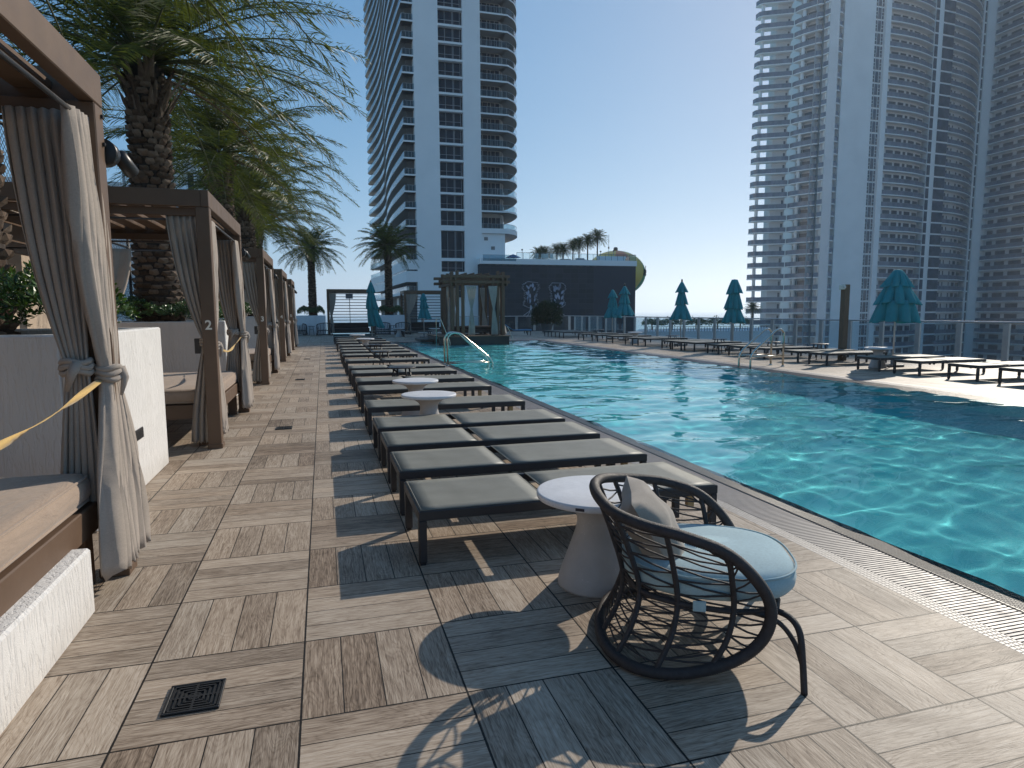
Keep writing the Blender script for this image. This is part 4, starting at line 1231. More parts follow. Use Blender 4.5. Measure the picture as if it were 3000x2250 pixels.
# ------------------------------------------------------------------ far end of the deck: planters, palms, pavilions
M_wall2 = mat_stucco('far_white_stucco', (.70, .71, .74))
for (x0, x1, lab, cx, crown, rz) in ((-1.46, .30, 'white planter with a dark palm at the far end, left of the slatted pavilion', -.45, crown_c, .8), (3.46, 5.26, 'white planter with a dark palm at the far end, between the two pavilions', 4.33, crown_c, 2.)):
    root = empty('planter', ((x0+x1)/2, 41.2, 0), 0, lab, 'planter', 'far planters')
    w = (x1-x0)/2
    m = MB(); m.bbox(-w, w, -.8, -.68, 0, 1.22, .01); m.bbox(-w, w, .68, .8, 0, 1.22, .01); m.bbox(-w, -w+.12, -.679, .679, 0, 1.218, .01); m.bbox(w-.12, w, -.679, .679, 0, 1.218, .01); m.build('wall', M_wall2, root)
    m = MB(); m.box(-w+.121, w-.121, -.679, .679, .9, 1.12); m.build('soil', M_soil, root)
    b = hb[0].copy(); COL.objects.link(b); b.location = ((x0+x1)/2, 41.2, 1.1); b.scale = (1.0, .72, 1.25)
    tag(b, 'dark shrubbery at the foot of the far palm, ' + ('left of the slatted pavilion' if x0 < 0 else 'between the two pavilions'), 'shrub', 'far shrubs')
    palm(cx, 41.2, 1.1, 4.2 if x0 < 0 else 4.5, .235, .19, crown, rz, 'dark palm with a slim trunk in the far white planter, ' + ('left of the slatted pavilion' if x0 < 0 else 'between the two pavilions'), 'far palms', 9+int(x0), .11, 0, .80)
def pavilion(x0, x1, Y, ztop, lab, curts, sign=False):
    root = empty('pavilion', ((x0+x1)/2, Y, 0), 0, lab, 'pavilion', 'far pavilions'); L = (-(x0+x1)/2, -Y, 0)
    D = 2.2
    for x in (x0+.07, x1-.07):
        for y in (Y+.07, Y+D-.07):
            m = MB(); m.bbox(x-.07, x+.07, y-.07, y+.07, 0, ztop-.205, .005); m.build('post', M_bronze, root, L)
    m = MB(); m.bbox(x0, x1, Y, Y+.08, ztop-.2, ztop, .005); m.bbox(x0, x1, Y+D-.08, Y+D, ztop-.2, ztop, .005)
    m.bbox(x0, x0+.08, Y+.081, Y+D-.081, ztop-.2, ztop-.002, .005); m.bbox(x1-.08, x1, Y+.081, Y+D-.081, ztop-.2, ztop-.002, .005); m.build('roof_frame', M_bronze, root, L)
    m = MB(); z = .68
    while z < ztop-.25:
        m.bbox(x0+.15, x1-.15, Y+D-.03, Y+D, z, z+.045, .003); z += .192
    m.bbox((x0+x1)/2-.02, (x0+x1)/2+.02, Y+D+.001, Y+D+.03, .5, ztop-.2, .003); m.build('slatted_screen', M_darkmetal, root, L)
    m = MB(); m.bbox(x0+.3, x1-.3, Y+.75, Y+D-.2, .08, .40, .02); m.bbox(x0+.3, x1-.3, Y+D-.42, Y+D-.21, .401, .72, .03); m.build('bench', simple('dark_cushion', (.035, .03, .03), .9), root, L)
    for k, (a, b, t) in enumerate(curts):
        c = curtain(root, (a, Y+.12), (b, Y+.12), ztop-.22, (t, Y+.12), 1.2, (t, Y+.12), .1, .3, .12, 6, 40+k, M_curtain, band=False, billow=1.8); c.location = L
    if sign:
        m = MB(); m.bbox(x0+1.15, x0+1.60, Y+.3, Y+.33, 2.27, 2.6, .004); s_ = m.build('heater_panel', simple('grey_panel', (.22, .22, .24), .6), root, L)
        m = MB()
        for q in range(5): m.bbox(x0+1.19, x0+1.56, Y+.294, Y+.2995, 2.32+q*.055, 2.335+q*.055, .001)
        m.build('grille', M_darkmetal, s_)
    return root
pavilion(.42, 3.34, 40.4, 2.86, 'bronze pavilion with a slatted screen against the sky, behind the sagging umbrella', [(.52, .98, .66)], True)
pavilion(5.22, 8.1, 40.4, 2.80, 'bronze pavilion with a slatted screen before the white tower, behind the timber pergola', [(5.3, 6.05, 5.5)])
# dark rope tub chairs and stools in the far shade
fc = empty('wicker_chair', (0, 0, 0)); chair_parts(fc, True, False)
for c in fc.children: c.scale = (1, 1, 1)
for (x, y, rz, l) in ((-1.32, 40.0, -80, 'dark rope tub chair against the far planter, left of the little stool'), (.22, 39.6, -95, 'dark rope tub chair before the left post of the slatted pavilion'), (3.75, 39.6, -100, 'dark rope tub chair right of the sagging umbrella, against the far planter'), (4.98, 39.3, -100, 'dark rope tub chair at the right end of the far planter between the pavilions')):
    o = copy_tree(fc); o.location = (x, y, 0); o.rotation_euler = (0, 0, R(rz)); o.scale = (1.12, 1.12, 1.15); tag(o, l, 'chair', 'rope chairs in the far shade')
remove_tree(fc)
for (x, y, l) in ((-.56, 40.0, 'small dark stool between the two far rope chairs at left'), (4.35, 39.7, 'small dark stool between the two far rope chairs at right')):
    o = copy_tree(st); o.location = (x, y, 0); o.scale = (.85, .85, 1.25); tag(o, l, 'stool', 'stools in the far shade')
for (x, y, l) in ((2.75, 36.3, 'grey lounger in the far shade, right of the sagging umbrella'), (4.5, 34.9, 'grey lounger in the far shade, under the far umbrella'), (6.2, 36.2, 'grey lounger in the far shade, behind the timber pergola')):
    place(lp, x, y, l, 'loungers in the far shade')
cb = empty('covered_bench', (1.6, 30.6, 0), 0, 'long bench covered with a dark green sheet at the end of the left lounger row', 'bench')
m = MB(); m.bbox(-1.0, 1.0, -.3, .5, 0, .33, .02); m.build('sheet', simple('dark_green_sheet', (.015, .07, .075), .8), cb)
m = MB(); m.bbox(-.98, .98, -.28, .48, .331, .36, .01); m.build('top_board', M_sling, cb)
# lounger with a blue towel, right of the pergola
bl = place(lp, 10.05, 34.6, 'lounger with a raised back and a blue towel, right of the timber pergola', 'loungers beyond the pool')
P = []
for i in range(21):
    t = i/20; x = lerp(.0, 1.95, t); z = .335+max(0, (.85-x))*.62+.012*math.sin(9*t)
    P.append([(x, lerp(-.02, .70, j/8), z+.01*math.sin(j*1.7+6*t)-(.05 if j in (0, 8) else 0)) for j in range(9)])
m = MB(); m.grid(P); tw = m.build('blue_towel', simple('blue_towel_cloth', (.07, .22, .36), .9), None, solid=.012); tw.location = (10.05, 34.6, 0)
tag(tw, 'blue towel spread over the lounger right of the timber pergola', 'towel')
# potted shrub at the far corner of the railing
ps_ = empty('potted_shrub', (14.9, 40.2, 0), 0, 'big dark potted shrub before the glass railing and the dark wall', 'shrub')
m = MB(); m.lathe([(.30, 0), (.42, .5), (.44, .52), (.40, .52), (.38, .46), (.001, .46)], 20, cap=False); m.build('pot', simple('grey_pot', (.12, .12, .125), .8), ps_)
rn = random.Random(9); m = MB()
for k in range(1900):
    th = rn.uniform(0, 6.28); ph = math.acos(rn.uniform(-.6, 1)); r = rn.uniform(.45, 1.)**.5
    lump = 1+.25*math.sin(3*th+1)*math.sin(2*ph)
    c = Vector((1.10*r*lump*math.sin(ph)*math.cos(th), .9*r*lump*math.sin(ph)*math.sin(th), 1.12+.98*r*lump*math.cos(ph)))
    for q in range(4):
        d = Vector((rn.gauss(0, 1), rn.gauss(0, 1), rn.gauss(.2, 1))).normalized(); s_ = d.orthogonal().normalized(); l = rn.uniform(.10, .2)
        m.add([c, c+d*l*.5+s_*l*.14, c+d*l, c+d*l*.5-s_*l*.14], [(0, 1, 2, 3)])
m.build('foliage', mat_leaf('shaded_shrub_leaf', (.010, .022, .010), (.024, .045, .014), .12, .6, .2), ps_)  # shade on the shrub is put into this darker leaf colour
m = MB(); m.tube([(0, 0, .4), (.05, .02, 1.0)], .05, 8); m.build('stem', M_bark, ps_)
# ------------------------------------------------------------------ city beyond the deck: towers, podium, sea
GZ = -25.0
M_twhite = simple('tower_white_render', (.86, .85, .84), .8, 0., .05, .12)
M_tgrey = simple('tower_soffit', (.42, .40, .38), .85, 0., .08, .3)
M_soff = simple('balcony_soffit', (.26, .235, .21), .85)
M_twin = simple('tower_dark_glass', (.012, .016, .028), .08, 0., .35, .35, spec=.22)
M_twin2 = simple('tower_hazed_grey_glass', (.12, .125, .145), .12, 0., .3, .5, spec=.5)  # lightened glass: the haze veil on the right tower is put into its colour
M_mull = simple('tower_mullion', (.34, .34, .35), .5)
M_trail = mat_glass('balcony_glass', (.62, .72, .76), 1.)
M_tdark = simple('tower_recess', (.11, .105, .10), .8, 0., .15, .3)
def mat_band(name, c):
    n = NT(name); p = n.pos(); f = n.noise(n.mapping(p, (1, 1, .2)), .6, 3., .6)
    return n.bsdf(n.ramp(f, [(.35, tuple(q*.8 for q in c)), (.65, tuple(q*1.2 for q in c))]), .25, 0., None, .5)
M_band = mat_band('balcony_hazed_grey_glass', (.20, .21, .25))  # band glass painted paler to carry part of the distant haze
def offs(pl, d):
    out = []; n = len(pl)
    for i, p in enumerate(pl):
        a = Vector(pl[max(0, i-1)]); b = Vector(pl[min(n-1, i+1)]); t = (b-a).normalized()
        out.append((p[0]-t.y*d, p[1]+t.x*d))
    return out
def sp2(pts, n=6): return [(p.x, p.y) for p in spline([(x, y, 0) for x, y in pts], n)]
def slab(m, pl, d, z0, z1, pl2=None, soffit=False):
    b0 = len(m.m)
    q = pl2 or offs(pl, d); n = len(pl)
    vs = [(*p, z0) for p in pl]+[(*p, z1) for p in pl]+[(*p, z0) for p in q]+[(*p, z1) for p in q]
    fs = []
    for i in range(n-1):
        fs += [(i, i+1, n+i+1, n+i), (n+i, n+i+1, 3*n+i+1, 3*n+i), (2*n+i+1, 2*n+i, 3*n+i, 3*n+i+1), (2*n+i, 2*n+i+1, i+1, i)]
    fs += [(0, n, 3*n, 2*n), (n-1, 3*n-1, 4*n-1, 2*n-1)]
    m.add(vs, fs)
    if soffit:
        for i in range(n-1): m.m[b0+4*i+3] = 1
def rail_strip(m, pl, z0, z1, t=.06): slab(m, pl, t, z0, z1)
def panels(m, pl, z0, z1, cells, gap=.1, proud=-.05):
    """rectangles along a polyline between arc-length fractions"""
    P = [Vector((*p, 0)) for p in pl]; d = [0.]
    for a, b in zip(P[:-1], P[1:]): d.append(d[-1]+(b-a).length)
    L = d[-1]
    def at(s):
        s *= L
        for k in range(len(P)-1):
            if s <= d[k+1] or k == len(P)-2:
                t = (s-d[k])/max(1e-6, d[k+1]-d[k]); return P[k].lerp(P[k+1], t), (P[k+1]-P[k]).normalized()
    for (s0, s1) in cells:
        a, ta = at(s0); b, tb = at(s1); na = Vector((-ta.y, ta.x, 0))*proud; nb = Vector((-tb.y, tb.x, 0))*proud
        a += na; b += nb; e = Vector((0, 0, 1))
        m.add([(a.x, a.y, z0), (b.x, b.y, z0), (b.x, b.y, z1), (a.x, a.y, z1)], [(0, 1, 2, 3)])

def tower_one():
    T = empty('apartment_tower', (24, 118, GZ), 0, 'white apartment tower with a dark window shaft and wavy balconies, behind the podium', 'tower')
    L = (-24, -118, -GZ)
    b = lambda m, n, mat: m.build(n, mat, T, L)
    ZT = 84.
    FZ = [19.5+2.84*k for k in range(23)]
    # solid shaft, with the window slot left open
    m = MB()
    m.box(16.65, 20.96, 115, 150, GZ, ZT); m.box(25.27, 28.43, 115, 150, GZ, ZT); m.box(20.961, 25.269, 116.2, 149, GZ, ZT-.2)
    for z in [8.0, 10.45, 15.84]+[f-.18 for f in FZ]:
        m.box(20.962, 25.268, 115.05, 116.19, z, z+(.36 if z > 18 else (.9 if z > 15 else .55)))
    m.box(28.431, 33.0, 118.2, 150, GZ, ZT-1)
    b(m, 'shaft_wall', M_twhite)
    zs = [(4.0, 7.98), (8.57, 10.43), (11.02, 15.82)]+[((16.76 if k == 0 else FZ[k-1]+.2), FZ[k]-.2) for k in range(len(FZ))]
    for (z0, z1) in zs:
        m = MB(); m.box(20.97, 25.26, 115.9, 116.0, z0, z1); w = b(m, 'shaft_window', M_twin)
        m = MB()
        for x in (21.0, 22.28, 23.6, 23.78, 24.95): m.box(x-.035, x+.035, 115.80, 115.89, z0, z1)
        zz = z0+(z1-z0)*(.38 if z1-z0 < 3 else .3); m.box(21.036, 24.91, 115.81, 115.885, zz-.03, zz+.03); m.build('window_frame', M_mull, w)
    wrest = MB(); drest = MB()
    # right balconies: straight front, then a sweep round the corner
    RO = [(28.44, 115.0), (33.3, 115.0)]+sp2([(33.5, 115.02), (35.2, 116.7), (36.5, 119.6), (37.1, 122.6), (37.4, 127), (37.0, 132), (36, 137)], 5)
    RI = [(28.44, 117.4), (32.6, 117.4), (33.4, 118.6), (34.2, 121), (34.8, 124), (35, 128), (34.6, 132), (34, 137)]
    for k, f in enumerate([16.1]+FZ):
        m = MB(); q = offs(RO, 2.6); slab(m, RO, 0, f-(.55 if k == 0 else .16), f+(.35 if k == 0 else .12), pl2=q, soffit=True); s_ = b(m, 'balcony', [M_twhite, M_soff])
        m = MB(); rail_strip(m, offs(RO, .08), f+(.36 if k == 0 else .125), f+1.15, .03); m.build('balcony_rail', M_trail, s_)
        m = MB(); rail_strip(m, offs(RO, .06), f+1.151, f+1.20, .06)
        for x in (28.6, 29.55, 30.5, 31.45, 32.4, 33.25): m.box(x-.02, x+.02, 115.03, 115.075, f+.36 if k == 0 else f+.125, f+1.15)
        m.build('rail_frame', M_mull, s_)
        for cell in ((.02, .19), (.22, .42), (.45, .56), (.59, .76), (.79, .97)):
            m = MB() if k < 20 else wrest
            panels(m, RI[:2], f+.13+(.24 if k == 0 else 0), f+2.55, [cell], proud=-.08)
            if k < 20: b(m, 'window', M_twin)
        panels(wrest, RI[1:], f+.13+(.24 if k == 0 else 0), f+2.5, [(.02, .2), (.25, .45), (.5, .7), (.75, .95)], proud=-.08)
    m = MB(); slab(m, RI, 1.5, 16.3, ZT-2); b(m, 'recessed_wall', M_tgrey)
    # solid base block under the balconies, with louvre vents and a low terrace
    m = MB(); m.box(28.432, 32.9, 115.4, 118.19, GZ, 15.54); b(m, 'base_wall', M_twhite)
    for (x, z) in ((29.3, 14.6), (30.6, 12.95)):
        m = MB(); m.box(x-.35, x+.35, 115.36, 115.39, z-.3, z+.3); v = b(m, 'vent', M_tdark)
        m = MB()
        for q in range(4): m.box(x-.33, x+.33, 115.33, 115.355, z-.24+q*.14, z-.18+q*.14)
        m.build('louvre', M_mull, v)
    m = MB(); m.box(28.0, 34.3, 112.7, 115.39, 9.92, 10.45); s_ = b(m, 'terrace', M_twhite)
    m = MB(); m.box(28.05, 34.25, 112.75, 112.78, 10.451, 11.5); m.build('balcony_rail', M_trail, s_)
    m = MB(); m.box(28.03, 34.27, 112.73, 112.79, 11.501, 11.55)
    for k in range(6): m.box(28.05+k*1.22, 28.09+k*1.22, 112.70, 112.745, 10.451, 11.5)
    m.build('rail_frame', M_mull, s_)
    # left face: long wavy balconies running back from the front corner
    LO = [(16.64, 115.0), (14.75, 115.0)]+sp2([(14.62, 115.05), (14.30, 124), (14.12, 133), (14.42, 145), (14.86, 152), (15.05, 160), (14.75, 170), (13.45, 186)], 6)+[(13.9, 187.5), (18, 187.6)]
    LO = LO[::-1]
    LI = [(p[0]+2.2, p[1]) for p in LO if 116 < p[1] < 187]; LI = LI+[(16.64, 117.2)]
    LI[0] = (LI[0][0]+1.8, 184.)
    low = [(9.75, 2.0), (6.9, 1.9), (4.6, .5)]
    for k, (f, th) in enumerate([(4.6, .5), (6.8, 1.95), (9.0, 1.75), (13.2, .28), (16.4, .28)]+[(f, .28) for f in FZ]):
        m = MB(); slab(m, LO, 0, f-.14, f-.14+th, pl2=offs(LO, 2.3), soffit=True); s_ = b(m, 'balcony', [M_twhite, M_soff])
        t = f-.14+th+.003
        m = MB(); rail_strip(m, offs(LO, .08), t, t+.95, .03); m.build('balcony_rail', M_trail, s_)
        m = MB(); rail_strip(m, offs(LO, .06), t+.951, t+1.0, .06)
        for x in (14.8, 15.4, 16.0, 16.55): m.box(x-.02, x+.02, 115.03, 115.075, t, t+.95)
        m.build('rail_frame', M_mull, s_)
        for q in range(16):
            m = MB() if q > 12 else drest
            panels(m, LI, t, f+2.5, [(q/16+.006, q/16+.052)], proud=-.06)
            if q > 12: b(m, 'balcony_door', M_twin)
    tag(b(wrest, 'window', M_twin), kind='stuff'); tag(b(drest, 'balcony_door', M_twin), kind='stuff')
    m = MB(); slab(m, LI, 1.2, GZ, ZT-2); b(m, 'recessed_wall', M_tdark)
    m = MB(); m.box(18.7, 34, 150, 184, GZ, ZT-2.2); b(m, 'rear_block', M_twhite)
    return T
tower_one()

def podium():
    T = empty('podium_building', (43, 125, GZ), 0, 'dark panelled podium building with a white parapet and a roof terrace', 'building'); L = (-43, -125, -GZ)
    b = lambda m, n, mat: m.build(n, mat, T, L)
    n = NT('dark_facade_panels'); p = n.sep(n.pos())
    u = n.math('DIVIDE', p[0], 1.55); v = n.math('DIVIDE', p[2], .93)
    r = n.white(n.vec(n.math('FLOOR', u), n.math('FLOOR', v), 3.)); fu = n.math('FRACT', u); fv = n.math('FRACT', v)
    e = n.math('MINIMUM', n.math('MINIMUM', fu, n.math('SUBTRACT', 1., fu)), n.math('MULTIPLY', n.math('MINIMUM', fv, n.math('SUBTRACT', 1., fv)), .6))
    j = n.math('MULTIPLY', n.math('LESS_THAN', e, .022), n.math('LESS_THAN', p[0], 49.6))
    col = n.mix(r, (.016, .019, .026), (.028, .032, .042)); col = n.mix(n.math('GREATER_THAN', p[0], 49.6), col, (.030, .036, .050))
    col = n.mix(n.math('MULTIPLY', j, .75), col, (.050, .055, .066))
    M_dark = n.bsdf(col, .55, 0., n.bump(r, .3, .05), .4)
    m = MB(); m.box(27.6, 58.3, 113, 140, GZ, 9.9); b(m, 'facade', M_dark)
    m = MB(); m.box(27.5, 58.45, 112.85, 140.1, 9.901, 10.9); b(m, 'parapet', M_twhite)
    for k in range(16):
        m = MB(); m.box(29.0+k*1.35, 29.75+k*1.35, 112.80, 112.99, 9.72, 9.895); b(m, 'bracket', M_tdark)
    m = MB(); m.box(34.4, 58.3, 113.0, 113.03, 10.901, 12.0); m.box(58.27, 58.3, 113.031, 139, 10.901, 12.0); b(m, 'terrace_rail_glass', mat_glass('terrace_glass', (.86, .91, .93)))
    m = MB(); m.box(34.4, 58.32, 112.97, 113.05, 12.001, 12.06); m.box(58.26, 58.32, 113.051, 139, 12.001, 12.06)
    for k in range(20): m.box(34.4+k*1.25, 34.45+k*1.25, 112.93, 112.995, 10.901, 12.0)
    b(m, 'terrace_rail_frame', simple('dark_rail', (.10, .11, .12), .5))
    return T
podium()
# roof terrace: palms, lamps, parasol, chairs, bar
zr = 10.9
for i, (x, y, h, s) in enumerate(((41.3, 121, 1.5, .50), (42.9, 122, 1.7, .52), (45.1, 121, 2.3, .46), (46.8, 122, 2.6, .46), (48.5, 121, 3.2, .48), (50.2, 122, 3.8, .48), (51.65, 121, 4.3, .50), (53.75, 121, 5.0, .56))):
    root = empty('palm_tree', (x, y, zr), i*1.1, NUM[i+1]+' roof terrace palm from the left, rising along the dark podium' if i < 7 else 'tallest roof terrace palm, nearest the antenna on the dark podium', 'palm tree', 'roof terrace palms')
    m = MB(); m.lathe([(.22, 0), (.15, .4), (.13, h*.7), (.22, h-.35), (.12, h)], 10); m.build('trunk', M_bark, root)
    c = crown_c.copy(); COL.objects.link(c); c.parent = root; c.location = (0, 0, h); c.scale = (s*1.45, s*1.45, s*1.75)
def lamp(x, y, h, l):
    t = empty('street_lamp', (x, y, zr), 0, l, 'lamp', 'roof terrace lamps')
    m = MB(); m.tube([(0, 0, 0), (0, 0, h)], .05, 6); m.build('pole', M_mull, t)
    m = MB(); m.lathe([(.16, h), (.20, h+.05), (.14, h+.25)], 8); m.build('lamp_head', M_tdark, t)
lamp(37.3, 119, 2.1, 'lamp post on the podium roof, left of the roof palms'); lamp(53.6, 119, 2.1, 'lamp post on the podium roof, under the tallest roof palm'); lamp(56.4, 119, 2.3, 'lamp post on the podium roof before the round ball')
an = empty('antenna', (57.6, 124, zr), 0, 'thin antenna mast on the podium roof, right of the tallest palm', 'antenna'); m = MB(); m.tube([(0, 0, 0), (0, 0, 6.2)], .045, 6); m.build('mast', M_mull, an); m = MB(); m.bbox(-.12, .12, -.12, .12, 3.3, 3.7, .02); m.build('box', M_tdark, an)
pa = empty('parasol', (35.2, 118, zr), 0, 'blue parasol on the podium roof beside the white tower', 'parasol')
m = MB(); m.tube([(0, 0, 0), (0, 0, 1.25)], .03, 6); m.build('pole', M_mull, pa); m = MB(); m.lathe([(1.5, .62), (1.0, .85), (.4, 1.12), (.02, 1.25)], 10, cap=False); m.build('canopy', simple('blue_canvas', (.04, .24, .55), .7), pa)
def tchair(x, y, l):
    t = empty('terrace_chair', (x, y, zr), .3*x, l, 'chair', 'chairs on the podium roof')
    m = MB(); m.bbox(-.35, .35, -.35, .35, .38, .48, .03); m.build('seat', M_white, t)
    m = MB(); m.bbox(-.35, .35, .30, .38, .481, 1.25, .03); m.build('backrest', M_white, t)
    for a in (-.3, .3):
        for c in (-.3, .3): m = MB(); m.box(a-.03, a+.03, c-.03, c+.03, 0, .379); m.build('leg', M_white, t)
for i, x in enumerate((38.9, 40.3, 41.0, 42.2)): tchair(x, 115.5, NUM[i+1]+' white chair from the left on the podium roof')
for i, (x0, x1, h, l) in enumerate(((44.2, 46.4, .45, 'low dark sofa on the podium roof under the roof palms'), (47.4, 49.2, .65, 'grey sofa on the podium roof under the middle roof palms'), (52.0, 57.5, 1.05, 'long pale bar counter on the podium roof before the ball'))):
    t = empty('terrace_sofa' if i < 2 else 'bar_counter', ((x0+x1)/2, 116.5, zr), 0, l, 'sofa' if i < 2 else 'counter'); w = (x1-x0)/2
    mt = (M_tdark, M_mull, M_twhite)[i]
    m = MB(); m.bbox(-w, w, -.5, .5, 0, h*.6, .04); m.build('body', mt, t); m = MB(); m.bbox(-w, w, .2, .5, h*.6+.001, h, .04) if i < 2 else m.bbox(-w-.1, w+.1, -.6, .6, h*.6+.001, h, .02); m.build('backrest' if i < 2 else 'counter_top', mt, t)
# tree-shaped reliefs on the dark facade, joined by a root
M_rel = simple('relief_white_metal', (.50, .50, .54), .6); M_relp = simple('relief_pale_panel', (.40, .42, .52), .6)
def relief(cx, w, z0, z1, seed, label, root_to=None):
    T = empty('tree_relief', (cx, 112.8, z0), 0, label, 'wall relief', 'tree reliefs on the dark facade'); rn = random.Random(seed); H = z1-z0
    prof = [(.27, .07), (.31, .30), (.35, .50), (.41, .50), (.47, .40), (.54, .36), (.61, .42), (.68, .38), (.75, .46), (.82, .54), (.89, .52), (.95, .38), (.99, .14)]
    side = []
    for (za, ra), (zb, rb) in zip(prof[:-1], prof[1:]):
        for t in (0, .34, .67): side.append((lerp(za, zb, t), lerp(ra, rb, t)))
    pts = []
    for sg, sq in ((1, side), (-1, side[::-1])):
        for k, (z, r) in enumerate(sq):
            j = .19*(1 if k % 2 else -1)*rn.uniform(.4, 1.6)
            pts.append((sg*(r*w*.92+j), 0, z*H+rn.uniform(-.08, .08)))
    m = MB(); m.tube(pts, .045, 5); m.build('outline', M_rel, T)
    for q in range(20):
        z = H*rn.uniform(.34, .94); x = rn.uniform(-.33, .33)*w; l = rn.uniform(.4, 1.05); a = PI/2-x/w*1.6+rn.uniform(-.3, .3); d = Vector((math.cos(a), 0, math.sin(a))); s = Vector((-d.z, 0, d.x))
        c = Vector((x, 0, z)); o = [c-d*l/2, c-d*l*.15+s*l*.20, c+d*l*.2+s*l*.17, c+d*l/2, c+d*l*.2-s*l*.17, c-d*l*.15-s*l*.20]
        m = MB(); m.add([p+Vector((0, .0, 0)) for p in o]+[p+Vector((0, .12, 0)) for p in o], [(0, 1, 2, 3, 4, 5), (6, 11, 10, 9, 8, 7)]+[(k, (k+1) % 6, 6+(k+1) % 6, 6+k) for k in range(6)]); m.build('leaf_panel', M_relp, T)
    for q, (x1, zz) in enumerate(((-.9, .02), (-.55, -.25), (.0, -.3), (.55, -.2), (.85, .05))):
        m = MB(); m.tube(spline([(x1*.1, 0, H*.34), (x1*.22, 0, H*.2), (x1*w*.30, 0, H*.12+zz), (x1*w*.5, 0, H*.06+zz*1.4)], 5), [.05]*15+[.02], 5); m.build('root', M_rel, T)
    if root_to:
        for s in (-1, 1):
            m = MB(); P = [(.15, 0, H*.30+.12*s)]+[(lerp(.3, root_to-.3, t), 0, H*.265+.17*s*abs(math.cos(PI*t*1.5))**.8+.08*math.sin(6*t)) for t in [k/12 for k in range(13)]]; m.tube(spline(P, 3), .045, 5); m.build('root', M_rel, T)
        for x in (root_to*.30, root_to*.70):
            m = MB(); m.add([(x-.7, 0, H*.26), (x, 0, H*.29), (x+.7, 0, H*.27), (x, 0, H*.235), (x-.7, .1, H*.26), (x, .1, H*.29), (x+.7, .1, H*.27), (x, .1, H*.235)], [(0, 1, 2, 3), (7, 6, 5, 4), (0, 4, 5, 1), (1, 5, 6, 2), (2, 6, 7, 3), (3, 7, 4, 0)]); m.build('leaf_panel', M_relp, T)
relief(37.05, 3.2, .2, 6.9, 3, 'white tree relief with open roots at left on the dark podium wall', 5.2)
relief(42.25, 3.3, .2, 6.8, 8, 'white tree relief at right on the dark podium wall, half behind the potted shrub')

# beach-ball water tank
wt = empty('ball_tank', (66.65, 140, GZ), 0, 'striped ball shaped tank in orange, yellow and green behind the dark podium', 'tank')
n = NT('ball_tank_paint'); p = n.sep(n.obj())
ang = n.math('MULTIPLY', n.math('ARCTAN2', p[1], p[0]), 180/PI)
top = n.math('MULTIPLY', p[2], 1.)
lean = n.math('ADD', ang, n.math('MULTIPLY', n.math('SUBTRACT', top, .0), -2.2))
sec = n.math('FRACT', n.math('DIVIDE', n.math('ADD', lean, 360-11.), 150.))
col = n.mix(n.math('GREATER_THAN', sec, .34), (.07, .30, .13), (.55, .20, .09))
col = n.mix(n.math('GREATER_THAN', sec, .74), col, (.62, .47, .10))
col = n.mix(n.math('MULTIPLY', n.rng(top, 2.2, 3.6, 0., 1.), n.math('LESS_THAN', sec, .5)), col, (.62, .50, .14))
M_ball = n.bsdf(col, .4, 0., None, .5)
m = MB(); prof = [(max(.02, 7.0*math.cos(t)), 5.4*math.sin(t)) for t in [-PI/2+PI*k/28 for k in range(29)]]; m.lathe(prof, 64)
o = m.build('shell', M_ball, wt, (0, 0, 35))
m = MB(); m.lathe([(1.6, 0), (1.2, 3), (1.1, 26), (2.2, 30)], 24); m.build('stem', M_twhite, wt)
m = MB(); m.lathe([(.5, 40.2), (.5, 41.0), (.3, 41.2)], 12); m.build('cap', M_tdark, wt)
M_ink = simple('dark_green_script', (.006, .016, .012), .6)
for k, (chr_, a, z) in enumerate((('a', -47, .35), ('l', -40.5, .6), ('e', -34, .35))):
    a = R(a); rx = 7.08; zz = z+35; c = math.sqrt(1-(z/5.4)**2)
    M = Matrix.Translation((rx*c*math.cos(a), rx*c*math.sin(a), zz)) @ Matrix.Rotation(a+PI/2, 4, 'Z') @ Matrix.Rotation(R(90), 4, 'X')
    mesh_text(chr_, 2.9, M_ink, 'letter', M, wt, .03, .05, .3)

